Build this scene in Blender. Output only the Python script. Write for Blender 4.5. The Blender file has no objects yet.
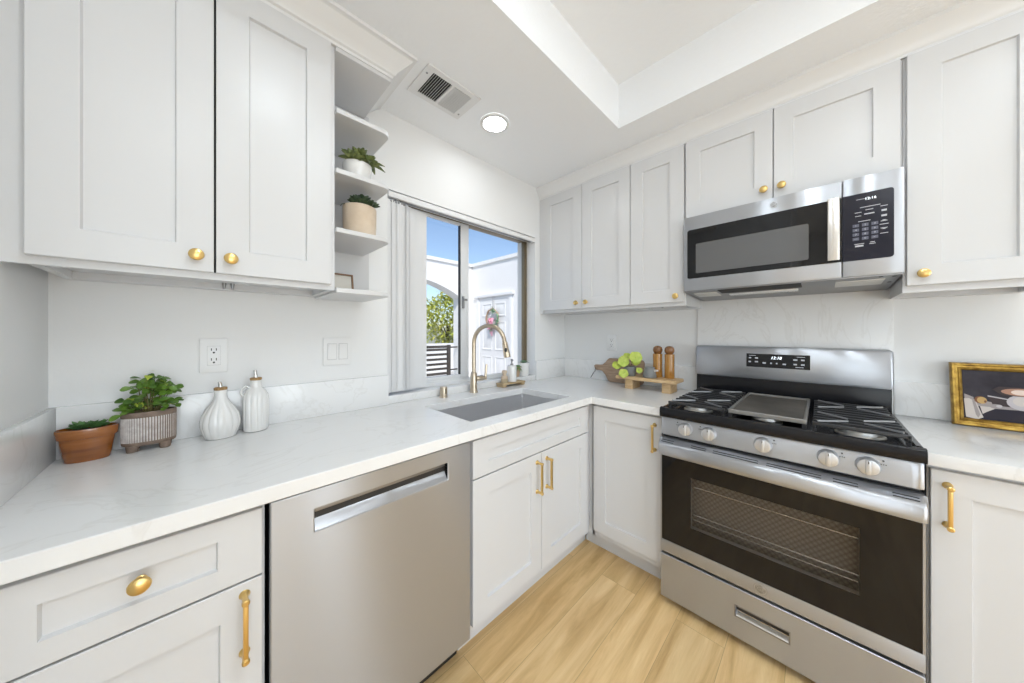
import bpy, bmesh, math, random
from mathutils import Vector, Matrix

random.seed(11)
PI = math.pi
S = bpy.context.scene
COL = S.collection

# ------------------------------------------------------------------ camera, sky, sun, fill lamps, exposure
EYE = 1.283
cam_d = bpy.data.cameras.new('camera'); cam = bpy.data.objects.new('camera', cam_d); COL.objects.link(cam)
cam.location = (0, 0, EYE); cam.rotation_euler = (PI / 2, 0, -PI / 4)
cam_d.sensor_width = 36; cam_d.sensor_fit = 'HORIZONTAL'
cam_d.lens = 308.5 / 1024 * 36
cam_d.shift_y = (333 - 341.5) / 1024
cam_d.clip_start = 0.02; cam_d.clip_end = 200
S.camera = cam

S.view_settings.view_transform = 'Standard'; S.view_settings.look = 'None'
S.view_settings.exposure = 0.42; S.view_settings.gamma = 1.0; S.view_settings.use_curve_mapping = False

world = bpy.data.worlds.new('sky'); S.world = world; world.use_nodes = True
wn = world.node_tree.nodes; wl = world.node_tree.links
bg = wn['Background']
sky = wn.new('ShaderNodeTexSky'); sky.sky_type = 'NISHITA'; sky.sun_disc = False
sky.sun_elevation = math.radians(55); sky.sun_rotation = math.radians(200); sky.ozone_density = 1.0; sky.air_density = 0.9; sky.dust_density = 1.2
wl.new(sky.outputs[0], bg.inputs[0]); bg.inputs[1].default_value = 0.17

def lamp(name, kind, loc, target, energy, color=(1, 1, 1), **kw):
    d = bpy.data.lights.new(name, kind); d.energy = energy; d.color = color
    for k, v in kw.items(): setattr(d, k, v)
    o = bpy.data.objects.new(name, d); COL.objects.link(o); o.location = loc
    o.rotation_euler = (Vector(target) - Vector(loc)).to_track_quat('-Z', 'Y').to_euler()
    return o

lamp('sun', 'SUN', (-7, -9, 12), (0, 0, 0), 2.6, (1.0, 0.955, 0.88), angle=0.01)
# area lamps added out of view behind the photographer: fill, ceiling upfill, dishwasher streak
FILL_C, UPFILL_C = (0.84, 0.93, 1.0), (0.86, 0.94, 1.0)
lamp('fill_back', 'AREA', (-0.2, -3.32, 1.25), (0.0, 0.6, 1.3), 10, FILL_C, shape='RECTANGLE', size=1.5, size_y=2.1)  # unseen fill added for the window wall cabinets
lamp('upfill_back', 'AREA', (-0.2, -3.30, 0.9), (-0.1, -1.0, 2.6), 22, UPFILL_C, shape='RECTANGLE', size=1.5, size_y=1.5)  # added lamp, aimed up to brighten the ceiling
lamp('fill_back_streak', 'AREA', (1.17, -3.32, 1.2), (0.9, 0, 1.2), 13, FILL_C, shape='RECTANGLE', size=0.5, size_y=2.0)  # unseen strip lamp, placed for the bright streak on the dishwasher steel
lamp('fill_side', 'AREA', (-2.72, -2.1, 1.25), (0.9, 0.4, 1.2), 6, FILL_C, shape='RECTANGLE', size=1.6, size_y=2.1)  # unseen fill added for the range wall
lamp('upfill_side', 'AREA', (-2.70, -2.1, 0.9), (-.6, -0.8, 2.6), 14, UPFILL_C, shape='RECTANGLE', size=1.6, size_y=1.5)  # second upward ceiling fill, added on the west side

# ------------------------------------------------------------------ materials
MATS = {}
def mat(name, color, rough=0.5, metal=0.0, spec=0.5, coat=0.0, emit=None, es=0.0):
    m = bpy.data.materials.new(name); m.use_nodes = True
    b = m.node_tree.nodes['Principled BSDF']
    b.inputs['Base Color'].default_value = (*color, 1); b.inputs['Roughness'].default_value = rough
    b.inputs['Metallic'].default_value = metal; b.inputs['Specular IOR Level'].default_value = spec
    b.inputs['Coat Weight'].default_value = coat
    if emit: b.inputs['Emission Color'].default_value = (*emit, 1); b.inputs['Emission Strength'].default_value = es
    MATS[name] = m
    return m
def nodes(m): return m.node_tree.nodes, m.node_tree.links, m.node_tree.nodes['Principled BSDF']
def noise_color(m, stops, scale=5, stretch=(1, 1, 1), detail=4, coord='Object', distortion=0.0, rough=0.55):
    n, l, b = nodes(m)
    tc = n.new('ShaderNodeTexCoord'); mp = n.new('ShaderNodeMapping'); mp.inputs['Scale'].default_value = stretch
    l.new(tc.outputs[coord], mp.inputs[0])
    tx = n.new('ShaderNodeTexNoise'); tx.inputs['Scale'].default_value = scale; tx.inputs['Detail'].default_value = detail
    tx.inputs['Distortion'].default_value = distortion; tx.inputs['Roughness'].default_value = rough
    l.new(mp.outputs[0], tx.inputs['Vector'])
    r = n.new('ShaderNodeValToRGB'); e = r.color_ramp.elements
    while len(e) < len(stops): e.new(0.5)
    for k, (p, c) in enumerate(stops): e[k].position = p; e[k].color = (*c, 1)
    l.new(tx.outputs[0], r.inputs[0]); l.new(r.outputs[0], b.inputs['Base Color'])
    return tx
def bump(m, scale, strength, stretch=(1, 1, 1), coord='Object', dist=0.002):
    n, l, b = nodes(m)
    tc = n.new('ShaderNodeTexCoord'); mp = n.new('ShaderNodeMapping'); mp.inputs['Scale'].default_value = stretch
    l.new(tc.outputs[coord], mp.inputs[0])
    tx = n.new('ShaderNodeTexNoise'); tx.inputs['Scale'].default_value = scale; tx.inputs['Detail'].default_value = 3
    l.new(mp.outputs[0], tx.inputs['Vector'])
    bp = n.new('ShaderNodeBump'); bp.inputs['Strength'].default_value = strength; bp.inputs['Distance'].default_value = dist
    l.new(tx.outputs[0], bp.inputs['Height']); l.new(bp.outputs[0], b.inputs['Normal'])

cab = mat('cabinet_white', (0.68, 0.68, 0.685), 0.30)
wall_m = mat('wall_paint', (0.82, 0.82, 0.815), 0.6); bump(wall_m, 90, 0.12)
ceil_m = mat('ceiling_paint', (0.92, 0.935, 0.955), 0.75); bump(ceil_m, 55, 0.35, dist=0.004)
trim_m = mat('trim_white', (0.80, 0.80, 0.80), 0.4)
plastic_w = mat('white_plastic', (0.82, 0.82, 0.815), 0.3)
shadow_gap = mat('gap_shade', (0.02, 0.02, 0.02), 0.8)  # near-black colour imitating the shade in a door gap
quartz = mat('quartz', (0.83, 0.828, 0.822), 0.16)
noise_color(quartz, [(0.0, (0.83, 0.828, 0.822)), (0.485, (0.83, 0.828, 0.822)), (0.5, (0.78, 0.773, 0.76)), (0.515, (0.83, 0.828, 0.822)), (1.0, (0.82, 0.818, 0.812))], 2.2, (1, 1.3, 1), 6, 'Object', 1.4)

def steel(name, color, rough, horizontal=True, aniso=0.7):
    m = mat(name, color, rough, 0.84)
    n, l, b = nodes(m)
    b.inputs['Anisotropic'].default_value = aniso; b.inputs['Anisotropic Rotation'].default_value = 0.25
    t = n.new('ShaderNodeTangent'); t.direction_type = 'RADIAL'; t.axis = 'Z'; l.new(t.outputs[0], b.inputs['Tangent'])
    return m
ss = steel('stainless_brushed', (0.47, 0.485, 0.515), 0.31, True, 0.95)
ss_sink = steel('stainless_sink', (0.74, 0.74, 0.75), 0.38, True, 0.3)
chrome = mat('bright_metal', (0.80, 0.80, 0.80), 0.18, 1.0)
knob_m = mat('knob_metal', (0.66, 0.67, 0.69), 0.36, 0.8)
brass = mat('satin_brass', (0.74, 0.52, 0.20), 0.28, 1.0)
champ = mat('champagne_bronze', (0.60, 0.51, 0.39), 0.32, 1.0)
black_gl = mat('black_glass', (0.008, 0.008, 0.009), 0.04, 0, 0.4)
black_en = mat('black_enamel', (0.010, 0.010, 0.012), 0.2, 0, 0.3)
black_pl = mat('black_plastic', (0.02, 0.02, 0.022), 0.4)
panel_m = mat('control_panel', (0.012, 0.012, 0.022), 0.2, 0, 0.35)
iron = mat('cast_iron', (0.035, 0.035, 0.037), 0.38)
iron_hi = mat('iron_highlight', (0.30, 0.30, 0.305), 0.35, 0.6)  # paler copy of the iron, a highlight put into the colour
rim_m = mat('pale_rim', (0.27, 0.26, 0.245), 0.4, 0.5)  # rim simply paler than the griddle plate
griddle_m = mat('griddle_iron', (0.16, 0.145, 0.125), 0.5, 0.3)
noise_color(griddle_m, [(0.3, (0.06, 0.053, 0.046)), (0.7, (0.15, 0.135, 0.115))], 6, (1, 1, 1), 6)
alu = mat('burner_aluminium', (0.62, 0.61, 0.59), 0.35, 1.0)
grey_metal = mat('grey_metal', (0.30, 0.30, 0.305), 0.4, 0.9)
print_m = mat('panel_print', (0.55, 0.56, 0.60), 0.5)
key_m = mat('panel_key', (0.10, 0.105, 0.15), 0.4)
digit_m = mat('clock_digits', (0.9, 0.95, 1.0), 0.4, emit=(0.85, 0.93, 1.0), es=1.6)
lens_m = mat('lamp_lens', (1, 1, 1), 0.5, emit=(0.92, 0.965, 1.0), es=30.0)
lens_unseen = mat('unseen_lamp_lens', (1, 1, 1), 0.5, emit=(0.82, 0.92, 1.0), es=92.0)  # shared by the inferred tray lamp and the added ceiling fills
lamp_cover = mat('lamp_cover', (0.62, 0.62, 0.6), 0.35)
bronze_fr = mat('bronze_frame', (0.23, 0.185, 0.12), 0.4, 0.6)
alum_fr = mat('white_aluminium', (0.74, 0.75, 0.76), 0.35)
blind_m = mat('blind_vinyl', (0.74, 0.74, 0.745), 0.5)
dark_hole = mat('dark_hole', (0.03, 0.03, 0.03), 0.7)
terra = mat('glazed_terracotta', (0.40, 0.15, 0.03), 0.2, coat=0.9)
noise_color(terra, [(0.25, (0.16, 0.042, 0.008)), (0.55, (0.31, 0.098, 0.014)), (0.8, (0.42, 0.17, 0.04))], 14, (0.5, 0.5, 3), 3)
clay_br = mat('brown_clay', (0.21, 0.15, 0.11), 0.7); noise_color(clay_br, [(0.3, (0.17, 0.12, 0.09)), (0.7, (0.26, 0.19, 0.145))], 60)
clay_wh = mat('white_slip', (0.55, 0.50, 0.47), 0.7); noise_color(clay_wh, [(0.3, (0.44, 0.39, 0.37)), (0.65, (0.62, 0.58, 0.55))], 70)
soil = mat('soil', (0.045, 0.03, 0.02), 0.95)
ceramic = mat('white_ceramic', (0.80, 0.79, 0.77), 0.14, coat=0.3)
cork = mat('cork', (0.36, 0.22, 0.09), 0.7); noise_color(cork, [(0.3, (0.27, 0.15, 0.055)), (0.7, (0.45, 0.29, 0.13))], 160)
leaf_g = mat('leaf_green', (0.10, 0.22, 0.03), 0.4); noise_color(leaf_g, [(0.3, (0.035, 0.105, 0.012)), (0.7, (0.16, 0.29, 0.035))], 30)
leaf_y = mat('leaf_lime', (0.42, 0.52, 0.05), 0.4); noise_color(leaf_y, [(0.35, (0.33, 0.46, 0.035)), (0.7, (0.60, 0.66, 0.12))], 30)
leaf_d = mat('leaf_dark', (0.03, 0.06, 0.025), 0.45); noise_color(leaf_d, [(0.3, (0.012, 0.03, 0.016)), (0.7, (0.06, 0.10, 0.045))], 60)
leaf_s = mat('succulent_green', (0.11, 0.16, 0.05), 0.45); noise_color(leaf_s, [(0.3, (0.045, 0.075, 0.028)), (0.7, (0.24, 0.28, 0.09))], 60)
leaf_b = mat('leaf_blue', (0.22, 0.36, 0.22), 0.5)
petal = mat('petal_white', (0.85, 0.85, 0.78), 0.5)
stem_m = mat('stem', (0.16, 0.14, 0.05), 0.6)
beige = mat('beige_pot', (0.66, 0.54, 0.41), 0.6); noise_color(beige, [(0.3, (0.60, 0.47, 0.34)), (0.7, (0.72, 0.60, 0.47))], 14, (1, 1, 1), 4)
wood_l = mat('light_wood', (0.62, 0.42, 0.22), 0.5); noise_color(wood_l, [(0.3, (0.55, 0.35, 0.16)), (0.7, (0.72, 0.52, 0.30))], 16, (6, 1, 6), 4)
wood_board = mat('walnut_board', (0.36, 0.24, 0.16), 0.5); noise_color(wood_board, [(0.3, (0.28, 0.175, 0.11)), (0.7, (0.46, 0.33, 0.23))], 14, (8, 1, 8), 4)
wood_mill = mat('mill_wood', (0.42, 0.20, 0.035), 0.25, coat=0.5); noise_color(wood_mill, [(0.3, (0.33, 0.135, 0.02)), (0.7, (0.52, 0.27, 0.06))], 14, (8, 8, 1), 4)
wood_dark = mat('mill_head_wood', (0.22, 0.09, 0.025), 0.25, coat=0.5)
wood_tray = mat('tray_wood', (0.50, 0.36, 0.20), 0.55); noise_color(wood_tray, [(0.3, (0.40, 0.27, 0.13)), (0.7, (0.60, 0.46, 0.28))], 16, (1, 8, 8), 4)
stone_gr = mat('grey_stoneware', (0.20, 0.205, 0.20), 0.5)
gilt = mat('gilt_frame', (0.55, 0.36, 0.08), 0.36, 0.75); noise_color(gilt, [(0.3, (0.20, 0.105, 0.02)), (0.6, (0.46, 0.29, 0.06)), (0.9, (0.62, 0.43, 0.13))], 45, (1, 1, 1), 4)
string_m = mat('leather_cord', (0.08, 0.07, 0.06), 0.7)
stucco = mat('white_stucco', (0.84, 0.83, 0.82), 0.85); bump(stucco, 30, 0.3, dist=0.01)
ext_door = mat('exterior_door_paint', (0.80, 0.80, 0.81), 0.5)
concrete = mat('courtyard_concrete', (0.55, 0.53, 0.50), 0.9); noise_color(concrete, [(0.3, (0.48, 0.46, 0.43)), (0.7, (0.60, 0.58, 0.55))], 3)
gate_m = mat('gate_metal', (0.05, 0.042, 0.038), 0.5)
tree_leaf = mat('tree_leaf', (0.36, 0.42, 0.06), 0.6); noise_color(tree_leaf, [(0.3, (0.28, 0.36, 0.05)), (0.5, (0.52, 0.55, 0.09)), (0.75, (0.75, 0.70, 0.20))], 2.5)
bark = mat('bark', (0.13, 0.09, 0.06), 0.9)
pink = mat('pink_flower', (0.80, 0.33, 0.45), 0.6)
twig = mat('twig', (0.45, 0.32, 0.22), 0.8)

def glass_mat(name, tint, mixf, rough=0.0):
    m = bpy.data.materials.new(name); m.use_nodes = True; MATS[name] = m
    n = m.node_tree.nodes; l = m.node_tree.links
    for x in list(n):
        if x.type != 'OUTPUT_MATERIAL': n.remove(x)
    out = [x for x in n if x.type == 'OUTPUT_MATERIAL'][0]
    tr = n.new('ShaderNodeBsdfTransparent'); tr.inputs[0].default_value = (*tint, 1)
    gl = n.new('ShaderNodeBsdfGlossy'); gl.inputs['Roughness'].default_value = rough
    fr = n.new('ShaderNodeFresnel'); fr.inputs[0].default_value = 1.45
    ge = n.new('ShaderNodeNewGeometry'); sb = n.new('ShaderNodeMath'); sb.operation = 'SUBTRACT'; sb.use_clamp = True; l.new(fr.outputs[0], sb.inputs[0]); l.new(ge.outputs['Backfacing'], sb.inputs[1])
    mx = n.new('ShaderNodeMixShader'); l.new(sb.outputs[0], mx.inputs[0]); l.new(tr.outputs[0], mx.inputs[1]); l.new(gl.outputs[0], mx.inputs[2])
    l.new(mx.outputs[0], out.inputs[0])
    return m
glass = glass_mat('window_glass', (0.97, 0.98, 0.98), 0.0)
oven_glass = glass_mat('oven_window_glass', (0.80, 0.78, 0.76), 0.0, 0.02)
mw_win = mat('microwave_window', (0.115, 0.115, 0.118), 0.09, 0, 0.6)

# dotted heat screen behind the oven window
oven_back = mat('oven_screen', (0.2, 0.18, 0.16), 0.5)
def dots(m, scale, c0, c1):
    n, l, b = nodes(m)
    tc = n.new('ShaderNodeTexCoord'); mp = n.new('ShaderNodeMapping'); mp.inputs['Scale'].default_value = (0, scale, scale); mp.inputs['Rotation'].default_value = (PI / 4, 0, 0)
    l.new(tc.outputs['Object'], mp.inputs[0])
    v = n.new('ShaderNodeTexVoronoi'); v.inputs['Randomness'].default_value = 0.0; v.inputs['Scale'].default_value = 1.0; l.new(mp.outputs[0], v.inputs['Vector'])
    r = n.new('ShaderNodeValToRGB'); r.color_ramp.elements[0].position = 0.12; r.color_ramp.elements[0].color = (*c1, 1); r.color_ramp.elements[1].position = 0.62; r.color_ramp.elements[1].color = (*c0, 1)
    l.new(v.outputs['Distance'], r.inputs[0]); l.new(r.outputs[0], b.inputs['Base Color'])
dots(oven_back, 64, (0.17, 0.155, 0.14), (0.33, 0.305, 0.28))

# oak plank floor
floor_m = mat('oak_planks', (0.5, 0.33, 0.17), 0.36)
def oak():
    n, l, b = nodes(floor_m)
    tc = n.new('ShaderNodeTexCoord')
    mp = n.new('ShaderNodeMapping'); mp.inputs['Location'].default_value = (0.33, 0.057, 0); l.new(tc.outputs['Object'], mp.inputs[0])
    bk = n.new('ShaderNodeTexBrick'); bk.offset = 0.37; bk.inputs['Scale'].default_value = 1.0
    bk.inputs['Brick Width'].default_value = 1.22; bk.inputs['Row Height'].default_value = 0.182; bk.inputs['Mortar Size'].default_value = 0.0009
    bk.inputs['Mortar Smooth'].default_value = 0.3; bk.inputs['Bias'].default_value = 0.0
    bk.inputs['Color1'].default_value = (0, 0, 0, 1); bk.inputs['Color2'].default_value = (1, 1, 1, 1); bk.inputs['Mortar'].default_value = (0.3, 0.3, 0.3, 1)
    l.new(mp.outputs[0], bk.inputs['Vector'])
    # each plank shifts the grain
    sp = n.new('ShaderNodeSeparateXYZ'); l.new(mp.outputs[0], sp.inputs[0])
    add = n.new('ShaderNodeMath'); add.operation = 'MULTIPLY_ADD'; l.new(bk.outputs['Color'], add.inputs[0]); add.inputs[1].default_value = 7.3; l.new(sp.outputs[0], add.inputs[2])
    cb = n.new('ShaderNodeCombineXYZ'); l.new(add.outputs[0], cb.inputs[0]); l.new(sp.outputs[1], cb.inputs[1]); l.new(bk.outputs['Color'], cb.inputs[2])
    m2 = n.new('ShaderNodeMapping'); m2.inputs['Scale'].default_value = (1.3, 13, 4); l.new(cb.outputs[0], m2.inputs[0])
    g = n.new('ShaderNodeTexNoise'); g.inputs['Scale'].default_value = 1.0; g.inputs['Detail'].default_value = 7; g.inputs['Roughness'].default_value = 0.62; g.inputs['Distortion'].default_value = 0.9
    l.new(m2.outputs[0], g.inputs['Vector'])
    r = n.new('ShaderNodeValToRGB'); e = r.color_ramp.elements
    e[0].position = 0.30; e[0].color = (0.57, 0.35, 0.14, 1); e[1].position = 0.72; e[1].color = (0.93, 0.69, 0.37, 1)
    e.new(0.5).color = (0.79, 0.535, 0.25, 1)
    l.new(g.outputs[0], r.inputs[0])
    m3 = n.new('ShaderNodeMapping'); m3.inputs['Scale'].default_value = (5, 160, 4); l.new(cb.outputs[0], m3.inputs[0])
    g2 = n.new('ShaderNodeTexNoise'); g2.inputs['Detail'].default_value = 3; l.new(m3.outputs[0], g2.inputs['Vector'])
    mx = n.new('ShaderNodeMix'); mx.data_type = 'RGBA'; mx.blend_type = 'MULTIPLY'; mx.inputs['Factor'].default_value = 0.16
    l.new(r.outputs[0], mx.inputs['A']); l.new(g2.outputs[0], mx.inputs['B'])
    tone = n.new('ShaderNodeMapRange'); tone.inputs[3].default_value = 0.94; tone.inputs[4].default_value = 1.08; l.new(bk.outputs['Color'], tone.inputs[0])
    m5 = n.new('ShaderNodeVectorMath'); m5.operation = 'SCALE'; l.new(mx.outputs['Result'], m5.inputs[0]); l.new(tone.outputs[0], m5.inputs['Scale'])
    dk = n.new('ShaderNodeMix'); dk.data_type = 'RGBA'; l.new(bk.outputs['Fac'], dk.inputs['Factor']); l.new(m5.outputs[0], dk.inputs['A']); dk.inputs['B'].default_value = (0.42, 0.27, 0.12, 1)
    l.new(dk.outputs['Result'], b.inputs['Base Color'])
oak()

# ------------------------------------------------------------------ mesh building
ORG = {}
class MB:
    """collects shapes in world metres (or in a wall's own along/out/up frame) and links them as ONE mesh object"""
    def __init__(s, tf=None):
        s.bm = bmesh.new(); s.tf = tf or (lambda a, d, z: (a, d, z)); s.mi = 0
    def v(s, p): return s.bm.verts.new(s.tf(*p))
    def f(s, vs, smooth=True):
        try:
            f = s.bm.faces.new(vs); f.material_index = s.mi; f.smooth = smooth; return f
        except ValueError: return None
    def poly(s, pts): return s.f([s.v(p) for p in pts])
    def loft(s, rings, closed=True, cap0=True, cap1=True):
        vr = [[s.v(p) for p in r] for r in rings]
        for a, b in zip(vr, vr[1:]):
            n = len(a)
            for i in range(n if closed else n - 1):
                s.f([a[i], a[(i + 1) % n], b[(i + 1) % n], b[i]])
        if cap0: s.f(vr[0][::-1])
        if cap1: s.f(vr[-1])
        return s
    def box(s, x0, x1, y0, y1, z0, z1, b=0.0):
        if x1 < x0: x0, x1 = x1, x0
        if y1 < y0: y0, y1 = y1, y0
        if z1 < z0: z0, z1 = z1, z0
        b = min(b, 0.45 * min(x1 - x0, y1 - y0, z1 - z0))
        if b <= 0:
            r = lambda z: [(x0, y0, z), (x1, y0, z), (x1, y1, z), (x0, y1, z)]
            return s.loft([r(z0), r(z1)])
        t = bmesh.new(); bmesh.ops.create_cube(t, size=1)
        for q in t.verts: q.co = Vector(((x0 + x1) / 2 + q.co.x * (x1 - x0), (y0 + y1) / 2 + q.co.y * (y1 - y0), (z0 + z1) / 2 + q.co.z * (z1 - z0)))
        bmesh.ops.bevel(t, geom=t.edges[:], offset=b, segments=2, profile=0.6, affect='EDGES')
        mp = {q: s.v(q.co) for q in t.verts}
        for fc in t.faces: s.f([mp[q] for q in fc.verts])
        t.free(); return s
    def cells(s, xs, ys, z0, z1, keep):
        """flat slab on a grid of cells, with holes where keep(i, j) is false"""
        vv = {}
        def g(i, j, k):
            if (i, j, k) not in vv: vv[i, j, k] = s.v((xs[i], ys[j], (z0, z1)[k]))
            return vv[i, j, k]
        nx, ny = len(xs) - 1, len(ys) - 1
        K = lambda i, j: 0 <= i < nx and 0 <= j < ny and keep(i, j)
        for i in range(nx):
            for j in range(ny):
                if not K(i, j): continue
                s.f([g(i, j, 1), g(i + 1, j, 1), g(i + 1, j + 1, 1), g(i, j + 1, 1)]); s.f([g(i, j + 1, 0), g(i + 1, j + 1, 0), g(i + 1, j, 0), g(i, j, 0)])
                for di, dj, a, c in ((-1, 0, (0, 0), (0, 1)), (1, 0, (1, 1), (1, 0)), (0, -1, (1, 0), (0, 0)), (0, 1, (0, 1), (1, 1))):
                    if not K(i + di, j + dj):
                        s.f([g(i + a[0], j + a[1], 0), g(i + c[0], j + c[1], 0), g(i + c[0], j + c[1], 1), g(i + a[0], j + a[1], 1)][::-1])
        return s
    def prism(s, pts, lo, hi, ax='z'):
        put = {'z': lambda p, h: (p[0], p[1], h), 'y': lambda p, h: (p[0], h, p[1]), 'x': lambda p, h: (h, p[0], p[1])}[ax]
        return s.loft([[put(p, lo) for p in pts], [put(p, hi) for p in pts]])
    def lathe(s, c, axis, prof, n=28, sx=1.0, sy=1.0, flute=None, mif=None, cap=True):
        w = Vector(axis).normalized(); u = Vector((1, 0, 0)) if abs(w.x) < 0.9 else Vector((0, 0, 1))
        u = (u - w * u.dot(w)).normalized(); q = w.cross(u); c = Vector(c)
        rings = []
        for r, h in prof:
            ring = []
            for k in range(n):
                t = 2 * PI * k / n; rr = r * (flute(t, h) if flute else 1)
                ring.append(c + w * h + u * (math.cos(t) * rr * sx) + q * (math.sin(t) * rr * sy))
            rings.append(ring)
        vr = [[s.v(p) for p in r] for r in rings]
        for i, (a, b) in enumerate(zip(vr, vr[1:])):
            for k in range(n):
                m0 = s.mi
                if mif: s.mi = mif(i, k)
                s.f([a[k], a[(k + 1) % n], b[(k + 1) % n], b[k]]); s.mi = m0
        if cap: s.f(vr[0][::-1]); s.f(vr[-1])
        return s
    def cyl(s, p0, p1, r0, r1=None, n=20):
        d = Vector(p1) - Vector(p0); return s.lathe(p0, d, [(r0, 0), (r0 if r1 is None else r1, d.length)], n)
    def ball(s, c, r, n=16, rings=9, sc=(1, 1, 1)):
        rr = [[(c[0] + r * sc[0] * math.sin(PI * i / rings) * math.cos(2 * PI * k / n), c[1] + r * sc[1] * math.sin(PI * i / rings) * math.sin(2 * PI * k / n), c[2] - r * sc[2] * math.cos(PI * i / rings)) for k in range(n)] for i in range(1, rings)]
        return s.loft(rr)
    def tube(s, path, r, n=10, cap=True):
        P = [Vector(p) for p in path]; R = r if isinstance(r, (list, tuple)) else [r] * len(P)
        T = [(P[min(i + 1, len(P) - 1)] - P[max(i - 1, 0)]).normalized() for i in range(len(P))]
        u = T[0].orthogonal().normalized(); rings = []
        for i, p in enumerate(P):
            u = (u - T[i] * u.dot(T[i])).normalized(); w = T[i].cross(u)
            rings.append([p + (u * math.cos(2 * PI * k / n) + w * math.sin(2 * PI * k / n)) * R[i] for k in range(n)])
        return s.loft(rings, True, cap, cap)
    def leaf(s, base, d, L, W, droop=0.3, thick=0.0, fold=0.12, n=5, round_=0.5):
        d = Vector(d).normalized(); side = d.cross(Vector((0, 0, 1)))
        side = side.normalized() if side.length > 1e-3 else Vector((1, 0, 0)); up = side.cross(d)
        b = Vector(base); L_, M_, R_, B_ = [], [], [], []
        for i in range(n + 1):
            t = i / n; w = W * 0.5 * (math.sin(PI * min(0.97, t ** round_ * 0.95 + 0.03))) ** 0.75
            c = b + d * (L * t) - Vector((0, 0, 1)) * (droop * L * t * t)
            L_.append(s.v(c + side * w + up * fold * w)); M_.append(s.v(c)); R_.append(s.v(c - side * w + up * fold * w)); B_.append(s.v(c - up * (thick * (math.sin(PI * min(1, t * .9 + .1)) if thick else 0) + 0.0006)))
        for i in range(n):
            s.f([L_[i], L_[i + 1], M_[i + 1], M_[i]]); s.f([M_[i], M_[i + 1], R_[i + 1], R_[i]])
            s.f([L_[i + 1], L_[i], B_[i], B_[i + 1]]); s.f([R_[i], R_[i + 1], B_[i + 1], B_[i]])
        return s
    def text(s, body, size, origin, xdir, zdir=(0, 0, 1), depth=0.0, align='CENTER', shear=0.0):
        cu = bpy.data.curves.new('t', 'FONT'); cu.body = body; cu.size = size; cu.align_x = align; cu.align_y = 'CENTER'; cu.shear = shear; cu.resolution_u = 3
        o = bpy.data.objects.new('t', cu); COL.objects.link(o)
        dg = bpy.context.evaluated_depsgraph_get(); me = bpy.data.meshes.new_from_object(o.evaluated_get(dg))
        x = Vector(xdir); z = Vector(zdir); og = Vector(origin)
        vs = [s.v(og + x * q.co.x + z * q.co.y) for q in me.vertices]
        for p in me.polygons: s.f([vs[i] for i in p.vertices], False)
        bpy.data.objects.remove(o); bpy.data.curves.remove(cu); bpy.data.meshes.remove(me)
        return s
    def build(s, name, m, parent=None, sharp=35, weld=False):
        if weld: bmesh.ops.remove_doubles(s.bm, verts=s.bm.verts, dist=1e-5)
        bmesh.ops.recalc_face_normals(s.bm, faces=s.bm.faces)
        if parent is not None: org = ORG[parent.name]
        else:
            xs = [q.co for q in s.bm.verts]
            org = Vector(((min(q.x for q in xs) + max(q.x for q in xs)) / 2, (min(q.y for q in xs) + max(q.y for q in xs)) / 2, min(q.z for q in xs)))
        bmesh.ops.translate(s.bm, vec=-org, verts=s.bm.verts)
        me = bpy.data.meshes.new(name); s.bm.to_mesh(me); s.bm.free()
        for x in (m if isinstance(m, (list, tuple)) else [m]): me.materials.append(x)
        me.set_sharp_from_angle(angle=math.radians(sharp))
        o = bpy.data.objects.new(name, me); COL.objects.link(o)
        if parent is not None: o.parent = parent
        else: o.location = org
        ORG[o.name] = org
        return o

def tag(o, label=None, cat=None, group=None, kind=None):
    if label: o['label'] = label
    if cat: o['category'] = cat
    if group: o['group'] = group
    if kind: o['kind'] = kind
    return o
def thing(name, label, cat, loc, group=None):
    o = bpy.data.objects.new(name, None); o.empty_display_size = 0.05; COL.objects.link(o); o.location = loc
    ORG[o.name] = Vector(loc); return tag(o, label, cat, group)
def struct(name, loc=None):
    o = bpy.data.objects.new(name, None); COL.objects.link(o); o.location = loc or (0, 0, 0); ORG[o.name] = Vector(loc or (0, 0, 0)); o['kind'] = 'structure'; return o
def st(mb, name, m, **kw): return tag(mb.build(name, m, **kw), kind='structure')
def clone(root, loc, label=None, group=None):
    c = root.copy(); COL.objects.link(c); c.location = loc
    if label: c['label'] = label
    if group: c['group'] = group
    for ch in root.children:
        d = ch.copy(); COL.objects.link(d); d.parent = c
        for g in ch.children:
            e = g.copy(); COL.objects.link(e); e.parent = d
    return c
def lab(o, text): o['label'] = text; return o
def WF(F): return lambda a, d, z: (a, F - d, z)      # on the window wall: along +x, out towards the room
def RF(F): return lambda a, d, z: (F - d, a, z)      # on the range wall: along y, out towards the room

# ------------------------------------------------------------------ dimensions (metres, eye above the origin)
W, R, L = 1.582, 2.231, -0.318
CEIL, TRAY = 2.426, 2.67
CT, CB = 0.914, 0.875
BX0, BX1, BY0 = -2.4, R, -3.0                           # the rest of the room behind the photographer

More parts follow.
